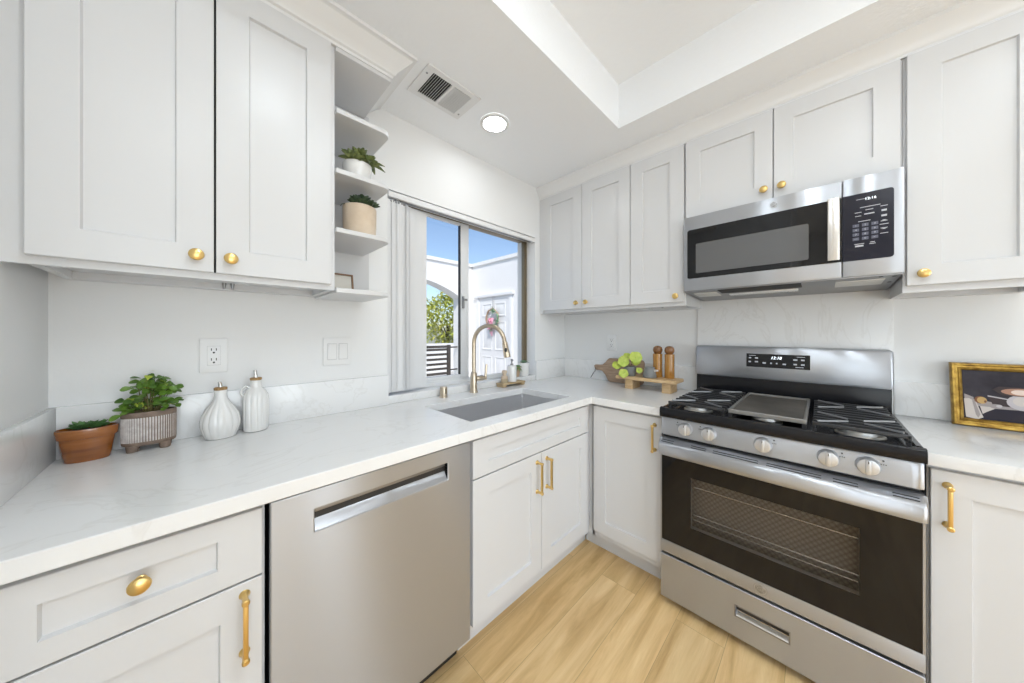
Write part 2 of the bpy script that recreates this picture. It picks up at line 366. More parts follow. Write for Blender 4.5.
# ------------------------------------------------------------------ room shell
st(MB().box(BX0 - .3, R + .15, BY0 - .3, W + .2, -0.1, 0), 'floor', floor_m)
WX0, WX1, WZ0, WZ1 = 0.672, 1.837, 0.914, 2.03        # window opening
st(MB(lambda a, b, c: (a, c, b)).cells([L - .12, WX0, WX1, R + .15], [0, WZ0, WZ1, 2.85], W, W + .19, lambda i, j: not (i == 1 and j == 1)), 'wall_north', wall_m)
st(MB().box(R, R + .15, BY0 - .2, W, 0, 2.85), 'wall_east', wall_m)
st(MB().box(L - .12, L, 0.2, W, 0, 2.85), 'wall_west', wall_m)
st(MB().box(BX0 - .12, L - .12, 0.2, 0.32, 0, 2.85), 'wall_west.001', wall_m)
st(MB(lambda a, b, c: (c, a, b)).cells([BY0 - .2, -2.9, -1.3, 0.2], [0, 2.3, 2.85], BX0 - .12, BX0, lambda i, j: not (i == 1 and j == 0)), 'wall_west.002', wall_m)
st(MB(lambda a, b, c: (a, c, b)).cells([BX0 - .12, -.95, .55, .92, 1.42, R], [0, 2.3, 2.85], BY0 - .12, BY0, lambda i, j: not (i in (1, 3) and j == 0)), 'wall_south', wall_m)
# dropped ceiling along the two cabinet runs, raised tray over the room
TX, TY = 1.64, 0.798
xs = [BX0 - .12, TX, R]; ys = [BY0 - .12, TY, W]
cm = MB()
cm.cells(xs, ys, CEIL, TRAY, lambda i, j: not (i == 0 and j == 0))
cm.box(BX0 - .3, R + .15, BY0 - .3, W + .2, TRAY, TRAY + .12)
st(cm, 'ceiling', ceil_m)

# ------------------------------------------------------------------ window (bronze and white aluminium slider)
FY = 1.668
win = struct('window_1', ((WX0 + WX1) / 2, FY, 0.955))
MB().box(WX0, WX1, W, FY + .09, CT + .0005, 0.955, .002).build('window_sill', quartz, win)
fm = MB(); fm.box(WX1 - .030, WX1, FY, FY + .032, .955, 2.03, .003); fm.box(WX0, WX0 + .03, FY, FY + .06, .955, 2.03, .003); fm.box(WX0 + .03, WX1 - .030, FY, FY + .06, 2.008, 2.03, .003)
fm.box(WX1 - .020, WX1 - .013, FY - .006, FY, .96, 2.02)
fm.build('window_frame', bronze_fr, win)
fm = MB(); fm.box(WX0 + .03, WX1 - .030, FY - .004, FY + .06, .955, .978, .003); fm.box(WX0 + .03, WX1 - .030, FY + .004, FY + .016, .978, .988, .002)
fm.build('window_rail', alum_fr, win)
sm = MB(); sm.box(1.196, 1.262, FY + .004, FY + .030, .988, 2.008, .004); sm.box(WX0 + .03, 1.196, FY + .006, FY + .028, .988, 1.012, .003); sm.box(WX0 + .03, 1.196, FY + .006, FY + .028, 1.990, 2.008, .003)
sash = sm.build('sash', alum_fr, win)
MB().box(1.192, 1.196, FY + .007, FY + .029, 1.012, 1.990).build('sash_seal', black_pl, sash)
lm = MB(); lm.box(1.202, 1.216, FY - .012, FY + .004, 1.445, 1.525, .004); lm.box(1.204, 1.232, FY - .022, FY - .012, 1.495, 1.508, .003)
lm.build('sash_lock', grey_metal, win)
MB().box(WX0 + .03, 1.196, FY + .016, FY + .019, 1.012, 1.990).build('window_pane', glass, win)
MB().box(1.262, WX1 - .030, FY + .024, FY + .027, .978, 2.008).build('window_pane', glass, win)

# vertical blinds drawn to the left side
bl = thing('vertical_blind', 'white vertical vane blind stacked open at one end of the window', 'blind', (0.8, 1.61, .97))
hm = MB(); hm.prism([(1.578, 1.993), (1.578, 2.018), (1.583, 2.024), (1.625, 2.024), (1.625, 1.993)], .676, WX1 - .004, 'x'); hm.build('headrail', trim_m, bl)
hm = MB(); hm.box(.70, WX1 - .03, 1.592, 1.612, 1.990, 1.9935); hm.build('track', grey_metal, bl)
hm = MB()
for k in range(3): hm.box(.69 + k * .03, .712 + k * .03, 1.590, 1.606, 1.972, 1.990, .003)
hm.build('carrier', grey_metal, bl)
for k, (x, ang) in enumerate(((.717, 2), (.740, 12), (.768, 18), (.796, 24), (.822, 24), (.852, 14), (.879, 5))):
    vm = MB(); c, s_ = math.cos(math.radians(ang)), math.sin(math.radians(ang)); yy = 1.590 + .006 * k
    for (u0, u1, bow) in ((-.044, -.015, 0), (-.015, .015, .004), (.015, .044, 0)): pass
    pr = [(-.044, 0), (-.02, .004), (0, .005), (.02, .004), (.044, 0), (.044, .0012), (.02, .0052), (0, .0062), (-.02, .0052), (-.044, .0012)]
    vm.prism([(x + p * c - q * s_, yy + p * s_ + q * c) for p, q in pr], .972, 1.982)
    vm.build('vane', blind_m, bl)

# ------------------------------------------------------------------ worktops and splashes
xs = [L, .787, 1.513, 1.583, R]; ys = [.545, .934, 1.03, 1.415, W]
def keep(i, j):
    if j == 0: return i == 3
    return not (i == 1 and j == 2)
wt = MB().cells(xs, ys, CB, CT, keep)
worktop = wt.build('worktop', quartz); tag(worktop, 'white quartz worktop in an L around the sink and the corner', 'worktop')
m_ = worktop.modifiers.new('edge', 'BEVEL'); m_.width = .0025; m_.segments = 2; m_.limit_method = 'ANGLE'
rt = MB().box(1.583, R, -.95, -.234, CB, CT, .0025).build('worktop', quartz); tag(rt, 'short white quartz worktop on the far side of the range, under the gilt picture', 'worktop')
SP = 1.066
def splash(mb, label): return tag(mb.build('backsplash', quartz), label, 'backsplash')
splash(MB().box(L + .015, WX0, W - .015, W, CT + .0005, SP, .0015), 'low quartz splash on the wall behind the planters and oil bottles')
splash(MB().box(L, L + .015, .934, W, CT + .0005, SP, .0015), 'low quartz splash on the short side wall next to the orange pot')
splash(MB().box(WX1 + .001, R - .015, W - .015, W, CT + .0005, SP, .0015), 'narrow low quartz splash between the window and the corner')
splash(MB().box(R - .015, R, .553, W, CT + .0005, SP, .0015), 'low quartz splash behind the cutting board and pepper mills')
splash(MB().box(R - .015, R, -.95, -.236, CT + .0005, SP, .0015), 'low quartz splash behind the gilt picture')
splash(MB().box(R - .0145, R - .0005, -.2345, .5515, .90, 1.4995, .001), 'tall quartz slab behind the range below the microwave')

# ------------------------------------------------------------------ cabinets
def shaker(mb, a0, a1, z0, z1, t=.02, sw=.074, rw=.072, rec=.009):
    def rect(i0, j0, d): return [(a0 + i0, d, z0 + j0), (a1 - i0, d, z0 + j0), (a1 - i0, d, z1 - j0), (a0 + i0, d, z1 - j0)]
    mb.loft([rect(0, 0, 0), rect(0, 0, t - .0015), rect(.0015, .0015, t), rect(sw, rw, t), rect(sw + .003, rw + .003, t - rec)])
    return mb
def knob(tf, a, z, parent, d0=.02):
    return MB(tf).lathe((a, d0, z), (0, 1, 0), [(.009, 0), (.009, .002), (.0055, .005), (.005, .012), (.009, .016), (.0155, .0185), (.0165, .022), (.015, .0262), (.009, .029), (.002, .0298)], 24).build('knob', brass, parent)
def pull(tf, a, z0, z1, parent, d0=.02):
    m = MB(tf)
    for z in (z0 + .006, z1 - .006):
        m.lathe((a, d0, z), (0, 1, 0), [(.0105, 0), (.0105, .0015), (.007, .006), (.0055, .014), (.0062, .027), (.0075, .031), (.0075, .036), (.005, .038)], 18)
    m.box(a - .005, a + .005, d0 + .0255, d0 + .036, z0, z1, .003)
    return m.build('handle', brass, parent)

# --- base cabinets under the window: drawer base, dishwasher, sink base
BF = .955                                             # door faces
def base_body(mb, a0, a1, back, open_top=False):
    # mb is in the wall frame with d = 0 at the back of the doors, negative towards the wall
    t = .018
    mb.box(a0, a0 + t, -back, 0, .10, CB - .001); mb.box(a1 - t, a1, -back, 0, .10, CB - .001)
    mb.box(a0 + t, a1 - t, -back, -.0, .10, .118); mb.box(a0 + t, a1 - t, -back, -back + .012, .118, CB - .001)
    mb.box(a0 + t, a1 - t, -.02, 0, .845, CB - .001); mb.box(a0 + t, a1 - t, -.02, 0, .118, .137); mb.box(a0 + t, a1 - t, -.02, 0, .688, .712)
    return mb
back_w = W - (BF + .02) - .002
c = thing('base_cabinet', 'white drawer base cabinet with one drawer over a door, beside the dishwasher', 'cabinet', (-.09, 1.25, 0))
tf = WF(BF + .02)
b = MB(tf); base_body(b, -.314, .107, back_w); b.build('body', cab, c)
MB(tf).box(-.314, .107, -.075, -.06, 0, .10).build('toe_kick', cab, c)
MB(tf).box(-.314, -.283, 0, .0185, .10, CB - .004, .001).build('filler', cab, c)
d = shaker(MB(tf), -.281, .101, .7025, .860, sw=.078, rw=.046).build('drawer', cab, c); knob(tf, -.088, .793, d)
d = shaker(MB(tf), -.281, .101, .136, .6975, sw=.074).build('door', cab, c); pull(tf, .068, .530, .676, d)

c = thing('base_cabinet', 'white sink base cabinet with a wide false drawer front and two doors', 'cabinet', (1.158, 1.25, 0))
b = MB(tf); base_body(b, .733, 1.60, back_w); b.box(1.60, 1.6242, -.02, 0, .10, CB - .001); b.build('body', cab, c)
MB(tf).box(.726, 1.68, -.075, -.06, 0, .10).build('toe_kick', cab, c)
shaker(MB(tf), .741, 1.576, .7105, .860, sw=.08, rw=.05).build('drawer_front', cab, c)
d = shaker(MB(tf), .741, 1.157, .136, .7055).build('door', cab, c); pull(tf, 1.124, .522, .672, d)
d = shaker(MB(tf), 1.160, 1.576, .136, .7055).build('door', cab, c); pull(tf, 1.197, .522, .672, d)

# --- base cabinets of the range wall
tr = RF(1.625); back_r = R - 1.625 - .002
c = thing('base_cabinet', 'white single door base cabinet in the corner between sink and range', 'cabinet', (1.9, .75, 0))
b = MB(tr); base_body(b, .549, .952, back_r); b.box(.937, .975, -.02, 0, .10, CB - .001); b.build('body', cab, c)
MB(tr).box(.549, 1.03, -.075, -.06, 0, .10).build('toe_kick', cab, c)
d = shaker(MB(tr), .556, .936, .136, .860).build('door', cab, c); pull(tr, .590, .690, .826, d)
c = thing('base_cabinet', 'white base cabinet with a tall door below the gilt picture', 'cabinet', (1.9, -.5, 0))
b = MB(tr); base_body(b, -.70, -.238, back_r); b.build('body', cab, c)
MB(tr).box(-.70, -.238, -.075, -.06, 0, .10).build('toe_kick', cab, c)
d = shaker(MB(tr), -.695, -.243, .136, .860).build('door', cab, c); pull(tr, -.274, .692, .824, d)

# --- upper cabinets
def upper_body(mb, a0, a1, z0, z1, back, skirt=.02):
    t = .018
    mb.box(a0, a1, -back, 0, z0 + skirt, z1)
    mb.box(a0, a0 + t, -back, 0, z0, z0 + skirt); mb.box(a1 - t, a1, -back, 0, z0, z0 + skirt)
    mb.box(a0 + t, a1 - t, -.02, 0, z0, z0 + skirt); mb.box(a0 + t, a1 - t, -back, -back + .06, z0, z0 + skirt)
    return mb
UZ0, UZ1 = 1.441, 2.34
tf = WF(1.272)
c = thing('wall_cabinet', 'large white two door wall cabinet over the planters and oil bottles', 'cabinet', (0.03, 1.42, UZ0))
b = MB(tf); upper_body(b, -.285, .343, UZ0, UZ1, W - 1.272 - .001); b.box(L + .001, -.285, -.02, 0.0, UZ0, UZ1); b.build('body', cab, c)
MB(tf).box(.0205, .0275, -.001, .0006, 1.462, 2.335).build('door_gap_shade', shadow_gap, c)  # black strip stands in for the shade between the doors
d = shaker(MB(tf), -.283, .0215, 1.460, 2.336).build('door', cab, c); knob(tf, -.014, 1.503, d)
d = shaker(MB(tf), .0262, .327, 1.460, 2.336).build('door', cab, c); knob(tf, .058, 1.503, d)
m = MB()
for x in (.052, .074): m.lathe((x, 1.50, 1.4615), (0, 0, -1), [(.006, 0), (.006, .004), (.0045, .012), (.003, .022)], 10)
m.build('catch', grey_metal, c)

# open end shelves beside it
c = thing('corner_shelf', 'white open end shelves with rounded corners between wall cabinet and window', 'shelf', (.45, 1.42, 1.43))
def shelf_outline(x0, x1, y0, y1, r=.035, n=6):
    p = [(x0, y1), (x0, y0)]
    for k in range(n + 1):
        t = -PI / 2 + PI / 2 * k / n; p.append((x1 - r + r * math.cos(t), y0 + r + r * math.sin(t)))
    return p + [(x1, y1)]
for z in (1.450, 1.672, 1.890, 2.110):
    sh = MB().prism(shelf_outline(.344, .548, 1.252, W - .013), z - .018, z).build('shelf', cab, c)
    m_ = sh.modifiers.new('edge', 'BEVEL'); m_.width = .002; m_.segments = 2; m_.limit_method = 'ANGLE'
MB().box(.344, .575, W - .012, W - .0005, 1.44, UZ1, .001).build('back_panel', cab, c)
MB().box(.344, .552, 1.262, W - .013, UZ1 - .016, UZ1, .001).build('top', cab, c)

def run_profile(name, path, prof):
    """sweeps a moulding profile [(out, z)] along a floor-plan path with mitred corners; out is to the right of travel"""
    n = len(path); rings = []
    for i, p in enumerate(path):
        p = Vector((p[0], p[1])); nn = []
        if i > 0: t = (p - Vector(path[i - 1])).normalized(); nn.append(Vector((t.y, -t.x)))
        if i < n - 1: t = (Vector(path[i + 1]) - p).normalized(); nn.append(Vector((t.y, -t.x)))
        o = nn[0] if len(nn) == 1 else (nn[0] + nn[1]) / (1 + nn[0].dot(nn[1]))
        rings.append([(p.x + o.x * q, p.y + o.y * q, z) for q, z in prof])
    return st(MB().loft(rings), name, trim_m)
crown = [(-.02, 2.341), (.010, 2.341), (.012, 2.350), (.020, 2.354), (.024, 2.364), (.040, 2.378), (.058, 2.396), (.070, 2.408), (.074, 2.412), (.084, 2.414), (.085, CEIL - .0005), (-.02, CEIL - .0005)]
run_profile('trim_1', [(L + .001, 1.270), (.546, 1.270), (.546, W - .001)], crown)

tr = RF(1.905); back_u = R - 1.905 - .001
UR = 1.437
c = thing('wall_cabinet', 'white two door wall cabinet in the corner next to the window', 'cabinet', (2.06, 1.19, UR))
b = MB(tr); upper_body(b, .8425, 1.545, UR, 2.336, back_u); b.box(1.545, W - .001, -.02, .012, UR, 2.336); b.build('body', cab, c)
d = shaker(MB(tr), 1.192, 1.541, 1.458, 2.333).build('door', cab, c); knob(tr, 1.229, 1.498, d)
d = shaker(MB(tr), .844, 1.1885, 1.458, 2.333).build('door', cab, c); knob(tr, 1.150, 1.498, d)
c = thing('wall_cabinet', 'narrow white one door wall cabinet over the pepper mills', 'cabinet', (2.06, .69, UR))
b = MB(tr); upper_body(b, .530, .8415, UR, 2.336, back_u); b.build('body', cab, c)
d = shaker(MB(tr), .537, .8395, 1.458, 2.333).build('door', cab, c); knob(tr, .575, 1.490, d)
m = MB(tr); m.lathe((.690, -.10, UR + .02), (0, 0, -1), [(.012, 0), (.012, .004), (.006, .010), (.006, .018)], 12); m.build('catch', grey_metal, c)
c = thing('wall_cabinet', 'short white two door wall cabinet directly above the microwave', 'cabinet', (2.06, .155, 1.90))
b = MB(tr); upper_body(b, -.2225, .5295, 1.903, 2.336, back_u, .008); b.build('body', cab, c)
d = shaker(MB(tr), .1585, .5265, 1.912, 2.333, sw=.068).build('door', cab, c); knob(tr, .190, 1.960, d)
d = shaker(MB(tr), -.2165, .1550, 1.912, 2.333, sw=.068).build('door', cab, c); knob(tr, .126, 1.960, d)
c = thing('wall_cabinet', 'tall white one door wall cabinet above the gilt picture', 'cabinet', (2.06, -.39, UR))
b = MB(tr); upper_body(b, -.545, -.2235, UR, 2.336, back_u); b.build('body', cab, c)
d = shaker(MB(tr), -.538, -.2315, 1.462, 2.333, sw=.078).build('door', cab, c); knob(tr, -.268, 1.503, d)
m = MB(tr); m.lathe((-.392, -.02, UR + .018), (0, 0, -1), [(.006, 0), (.006, .006), (.0045, .014)], 10); m.build('catch', grey_metal, c)
crown2 = [(-.02, 2.337), (.012, 2.337), (.014, 2.345), (.019, 2.349), (.022, 2.358), (.030, 2.374), (.042, 2.392), (.050, 2.405), (.055, 2.411), (.056, CEIL - .0005), (-.02, CEIL - .0005)]
run_profile('trim_2', [(1.907, W - .001), (1.907, -.95)][::1], crown2)

# ------------------------------------------------------------------ dishwasher
tf = WF(.945)
c = thing('dishwasher', 'stainless steel dishwasher with a pocket handle under the worktop', 'dishwasher', (.417, 1.25, 0))
MB(tf).box(.1175, .716, -(W - .945) + .05, -.022, .125, CB - .002).build('tub', black_pl, c)
MB(tf).box(.118, .716, -.10, -.085, 0, .12).build('toe_kick', black_pl, c)
x0, x1, p0, p1, q0, q1 = .1145, .7205, .208, .620, .757, .817
pm = MB(lambda a, z, d: (a, .945 - d, z)).cells([x0, p0, p1, x1], [.116, q0, q1, .8695], -.02, 0, lambda i, j: not (i == 1 and j == 1))
pm.tf = tf
dd = pm.build('door', ss, c)
m_ = dd.modifiers.new('edge', 'BEVEL'); m_.width = .003; m_.segments = 3; m_.limit_method = 'ANGLE'
hm = MB(tf); e = .001
hm.loft([[(p0 + e, -.002, q0 + e), (p0 + e, -.034, q0 + .040), (p0 + e, -.036, q0 + .044), (p0 + e, -.036, q0 + .028), (p0 + e, -.006, q0 - .004)], [(p1 - e, -.002, q0 + e), (p1 - e, -.034, q0 + .040), (p1 - e, -.036, q0 + .044), (p1 - e, -.036, q0 + .028), (p1 - e, -.006, q0 - .004)]])
hd = hm.build('pocket_handle', ss, dd)
hm = MB(tf); hm.box(p0, p1, -.042, -.036, q0, q1); hm.box(p0 - .003, p0, -.042, -.004, q0 - .002, q1); hm.box(p1, p1 + .003, -.042, -.004, q0 - .002, q1); hm.build('pocket_lining', black_pl, dd)
hm = MB(tf); hm.box(p0 + .002, p1 - .002, -.034, -.016, q1 - .016, q1 - .001, .003); hm.build('grip_bar', grey_metal, dd)

# ------------------------------------------------------------------ sink, tap, air gap
c = thing('sink', 'wide undermount stainless steel kitchen sink below the window', 'sink', (1.15, 1.22, .68))
zb, zt, g = .690, CB - .0005, .0015
x0, x1, y0, y1 = .783, 1.517, 1.026, 1.419
def rr(ax0, ax1, ay0, ay1, z, r=.014, n=4):
    p = []
    for cx, cy, t0 in ((ax1 - r, ay1 - r, 0), (ax0 + r, ay1 - r, PI / 2), (ax0 + r, ay0 + r, PI), (ax1 - r, ay0 + r, 1.5 * PI)):
        for k in range(n + 1): t = t0 + PI / 2 * k / n; p.append((cx + r * math.cos(t), cy + r * math.sin(t), z))
    return p
bs = MB()
bs.loft([rr(x0 - .018, x1 + .018, y0 - .018, y1 + .018, zt), rr(x0, x1, y0, y1, zt), rr(x0 + .001, x1 - .001, y0 + .001, y1 - .001, zb + .012), rr(x0 + .012, x1 - .012, y0 + .012, y1 - .012, zb)], cap0=False)
bs.loft([rr(x0 - .018, x1 + .018, y0 - .018, y1 + .018, zt), rr(x0 - .018, x1 + .018, y0 - .018, y1 + .018, zt - .002), rr(x0 - .002, x1 + .002, y0 - .002, y1 + .002, zt - .002), rr(x0 - .002, x1 + .002, y0 - .002, y1 + .002, zb - .002)], cap0=False)
bs.build('basin', ss_sink, c)
MB().lathe((1.15, 1.25, zb - .001), (0, 0, 1), [(.055, 0), (.055, .003), (.045, .0035), (.03, .001)], 24).build('drain', chrome, c)

c = thing('faucet', 'champagne bronze pull-down gooseneck faucet behind the sink', 'faucet', (1.190, 1.527, CT))
m = MB(); m.lathe((1.190, 1.527, CT + .0005), (0, 0, 1), [(.027, 0), (.027, .004), (.0225, .010), (.0205, .03), (.0205, .115), (.0175, .122), (.0135, .126)], 28); m.build('base', champ, c)
dx, dy = .30, -.954
cr, zc, path = .110, 1.218, []
path.append((1.190, 1.527, CT + .12)); path.append((1.190, 1.527, 1.12)); path.append((1.190, 1.527, zc))
for k in range(1, 15):
    t = PI - (PI * 0.97) * k / 14; q = cr + cr * math.cos(t); path.append((1.190 + dx * q, 1.527 + dy * q, zc + cr * math.sin(t)))
e = Vector(path[-1]); ed = (Vector(path[-1]) - Vector(path[-2])).normalized()
m = MB(); m.tube(path, .0128, 16); m.build('spout', champ, c)
m = MB(); m.lathe(e - ed * .002, ed, [(.0135, 0), (.0165, .004), (.0165, .012), (.0155, .014), (.0165, .016), (.0185, .055), (.0205, .088), (.019, .092), (.012, .093)], 22); hd = m.build('spray_head', champ, c)
m = MB(); pb = e + ed * .045; vd = Vector((-.72, -.69, 0)); m.lathe(pb + vd * .012, vd, [(.0085, 0), (.0085, .009), (.005, .0105)], 14, 1, 1.5); m.build('spray_button', black_pl, hd)
m = MB(); m.lathe((1.205, 1.520, 1.000), (.94, -.34, 0), [(.0165, 0), (.0165, .040), (.013, .046), (.011, .056), (.011, .062)], 18); hd = m.build('handle', champ, c)
p = Vector((1.205, 1.520, 1.0)) + Vector((.94, -.34, 0)).normalized() * .060
m = MB(); m.tube([p + Vector((0, 0, -.012)), p + Vector((.002, 0, .02)), p + Vector((.008, -.002, .085))], [.0095, .0075, .0065], 10); m.build('lever', champ, hd)
c = thing('air_gap', 'small round champagne air gap cap beside the faucet', 'cap', (.978, 1.535, CT))
m = MB(); m.lathe((.978, 1.535, CT + .0005), (0, 0, 1), [(.0245, 0), (.0245, .003), (.021, .006), (.021, .056), (.0195, .060), (.01, .061)], 24); m.build('body', champ, c)
m = MB(); m.box(.9745, .9815, 1.512, 1.5155, CT + .022, CT + .05); m.build('slot', bronze_fr, c)

# ------------------------------------------------------------------ gas range
tr = RF(1.545)
Y0, Y1 = -.2275, .5425
c = thing('gas_range', 'freestanding stainless steel gas range with black cooktop and oven', 'range', (1.87, .1575, 0))
m = MB(tr); m.box(Y0 + .006, Y1 - .006, -.655, -.47, .03, .90); m.box(Y0 + .006, Y1 - .006, -.47, -.03, .03, .34); m.box(Y0 + .006, Y1 - .006, -.47, -.03, .70, .885)
m.box(Y0 + .006, Y0 + .09, -.47, -.03, .34, .70); m.box(Y1 - .09, Y1 - .006, -.47, -.03, .34, .70)
for yy in (Y0 + .06, Y1 - .06):
    for dd_ in (-.10, -.60): m.lathe((yy, dd_, 0), (0, 0, 1), [(.018, 0), (.018, .01), (.012, .031)], 14)
m.build('chassis', black_pl, c)
# control panel with softly rounded ends
prof = []
for yy, dd_ in ((Y0, -.03), (Y0 + .004, -.006), (Y0 + .014, -.0005), (Y0 + .03, .0), (Y1 - .03, .0), (Y1 - .014, -.0005), (Y1 - .004, -.006), (Y1, -.03)): prof.append((yy, dd_))
m = MB(tr); m.loft([[(a, q - o, z) for a, q in prof] for z, o in ((.8045, .0), (.807, -.0015), (.880, .004), (.886, .008))]); cp = m.build('control_panel', ss, c)
for a in (.433, .341, .159, -.019, -.110):
    m = MB(tr); m.lathe((a, .0, .8475), (0, 1, 0), [(.029, -.002), (.029, .003), (.0275, .006), (.0265, .016), (.0245, .0205), (.018, .022)], 28)
    m.box(a - .0065, a + .0065, .017, .029, .8475 - .024, .8475 + .024, .004)
    k = m.build('knob', knob_m, c)
    m = MB(tr); m.box(a - .0012, a + .0012, .0288, .0294, .860, .869); m.build('pointer', black_pl, k)
for a, s_ in ((.433, 1), (.341, 1), (.159, -1), (-.019, -1), (-.110, -1)):
    aa = a + .033 * s_; dl = -.0008; m = MB(tr)
    m.box(aa - .0022, aa + .0022, dl, .0012 + dl, .869, .8735)
    for k in range(3): m.box(aa - .007 + .005 * k, aa - .004 + .005 * k, dl, .0012 + dl, .858, .8605)
    m.build('burner_marking', black_pl, c)
# oven door: hollow slab with a see-through window
WY0, WY1, VZ0, VZ1 = -.092, .413, .405, .632
m = MB(lambda a, z, d: (1.545 - d, a, z)); m.cells([Y0 + .002, WY0, WY1, Y1 - .002], [.250, VZ0, VZ1, .789], -.028, -.0045, lambda i, j: not (i == 1 and j == 1))
dr = m.build('oven_door', ss, c)
m = MB(tr)
for z0, z1 in ((.250, .306),): m.box(Y0 + .002, Y1 - .002, -.004, .0005, z0, z1, .0015)
m.box(Y0 + .002, Y0 + .0075, -.004, .0, .306, .712); m.box(Y1 - .0075, Y1 - .002, -.004, .0, .306, .712)
m.build('door_trim', ss, dr)
m = MB(lambda a, z, d: (1.545 - d, a, z)); m.cells([Y0 + .008, WY0, WY1, Y1 - .008], [.3065, VZ0, VZ1, .712], -.004, -.0005, lambda i, j: not (i == 1 and j == 1)); m.build('door_glass', black_gl, dr)
MB(tr).box(WY0, WY1, -.0035, -.0005, VZ0, VZ1).build('oven_window', oven_glass, dr)
m = MB(tr); m.box(WY0 - .02, WY1 + .02, -.075, -.070, VZ0 - .06, VZ1 + .06); m.build('heat_screen', oven_back, c)
for z in (.575, .447, .425):
    m = MB(tr); m.cyl((WY0, -.050, z), (WY1, -.050, z), .0022, n=8)
    if z == .447:
        m.cyl((WY0, -.042, z + .006), (WY1, -.042, z + .006), .0018, n=8)
    m.build('oven_rack', chrome, c)
# broad handle band with vent slots in its sloping top
hp = [(0, .713), (.006, .713), (.032, .716), (.038, .722), (.040, .735), (.038, .760), (.033, .769), (.026, .773), (.002, .7885), (0, .7885)]
def hring(a, k): return [(a, -.004 + (q + .004) * k if q > 0 else -.004, z) for q, z in hp]
m = MB(tr); m.loft([hring(Y0 - .001, .55), hring(Y0 + .004, .86), hring(Y0 + .014, 1), hring(Y1 - .014, 1), hring(Y1 - .004, .86), hring(Y1 + .001, .55)]); hd = m.build('handle', ss, c)
for a0, a1 in ((-.212, -.160), (-.088, -.030), (-.002, .147), (.172, .323), (.348, .406), (.478, .530)):
    for (q, z) in ((.0215, .7762), (.0125, .7820)):
        m = MB(tr); m.loft([[(a, q + .0013, z - .0012), (a, q + .0016, z - .0003), (a, q - .0010, z + .0014), (a, q - .0013, z + .0006)] for a in (a0, a1)]); m.build('vent_slot', dark_hole, hd)
def badge(tf, a, z, d, r, parent, s_):
    m = MB(tf); m.lathe((a, d, z), (0, 1, 0), [(r, 0), (r, .0012), (r * .95, .0016)], 30)
    m.build('badge', grey_metal, parent)
    m = MB(tf)
    ring = [[(a + math.cos(2 * PI * k / 36) * q, d + .0019, z + math.sin(2 * PI * k / 36) * q) for k in range(36)] for q in (r * .92, r * .80)]
    m.loft(ring, cap0=False, cap1=False)
    m.text('GE', r * .95, (a, d + .0020, z), (s_, 0, 0), shear=.25)
    for k in range(4):
        t = PI / 4 + PI / 2 * k
        m.tube([(a + math.cos(t + q) * r * (.70 - abs(q) * .22), d + .0021, z + math.sin(t + q) * r * (.70 - abs(q) * .22)) for q in (-.5, -.25, 0, .25, .5)], r * .035, 5)
    m.build('monogram', knob_m, parent)
badge(tr, .167, .279, .0005, .021, dr, -1)
# bottom drawer with recessed grip
p0, p1, q0, q1 = .083, .247, .124, .164
m = MB(lambda a, z, d: (1.545 - d, a, z)); m.cells([Y0 + .002, p0, p1, Y1 - .002], [.034, q0, q1, .2375], -.024, 0, lambda i, j: not (i == 1 and j == 1))
dw = m.build('drawer', ss, c)
m_ = dw.modifiers.new('edge', 'BEVEL'); m_.width = .003; m_.segments = 2; m_.limit_method = 'ANGLE'
m = MB(tr); m.loft([[(a, .0005, q0 + .0005), (a, -.018, q0 + .012), (a, -.018, q0 + .014), (a, -.020, q0 + .014), (a, -.020, q0 + .0)] for a in (p0 + .001, p1 - .001)]); m.build('grip', chrome, dw)
m = MB(tr); m.box(p0, p1, -.0235, -.020, q0, q1); m.build('grip_lining', black_pl, dw)
m = MB(tr)
for a0, a1, z0, z1 in ((p0 - .004, p1 + .004, q0 - .004, q0), (p0 - .004, p1 + .004, q1, q1 + .004), (p0 - .004, p0, q0, q1), (p1, p1 + .004, q0, q1)): m.box(a0, a1, -.001, .0015, z0, z1)
m.build('grip_rim', grey_metal, dw)
# cooktop: black enamel tray with raised rounded lip
m = MB(tr)
lip = [(-.012, .887), (.002, .887), (.005, .892), (.005, .918), (.000, .928), (-.012, .931), (-.028, .928), (-.034, .918), (-.034, .887)]
m.loft([[(a, q, z) for q, z in lip] for a in (Y0 - .001, Y1 + .001)])
for a, s_ in ((Y0 - .001, 1), (Y1 + .001, -1)):
    m.loft([[(a, q, .887), (a, q, .924), (a + .006 * s_, q, .930), (a + .016 * s_, q, .930), (a + .022 * s_, q, .917), (a + .022 * s_, q, .887)] for q in (-.034, -.60)])
m.box(Y0 + .02, Y1 - .02, -.60, -.034, .890, .914)
m.build('cooktop', black_en, c)
# backguard
m = MB(tr); m.prism([(1.545 + .596, .89), (1.545 + .596, 1.045), (1.545 + .66, 1.045), (1.545 + .66, .89)], Y0, Y1, 'y') if False else m.box(Y0 + .004, Y1 - .004, -.66, -.60, .888, 1.048, .004); m.build('riser', black_en, c)
m = MB(tr); m.loft([[(a, -.668, 1.034), (a, -.586 - o, 1.034 + o), (a, -.580 - o, 1.044 + o), (a, -.594 - o, 1.196 - o), (a, -.602 - o, 1.206 - o), (a, -.668, 1.208 - o)] for a, o in ((Y0 - .001, .012), (Y0 + .004, .003), (Y0 + .012, 0), (Y1 - .012, 0), (Y1 - .004, .003), (Y1 + .001, .012))])
bgd = m.build('backguard', ss, c)
fd = lambda z: -.580 - (z - 1.044) / (1.196 - 1.044) * .014
def facerect(m, a0, a1, z0, z1, e): m.loft([[(a0, fd(z0) + k, z0), (a1, fd(z0) + k, z0), (a1, fd(z1) + k, z1), (a0, fd(z1) + k, z1)] for k in (-.001, e)])
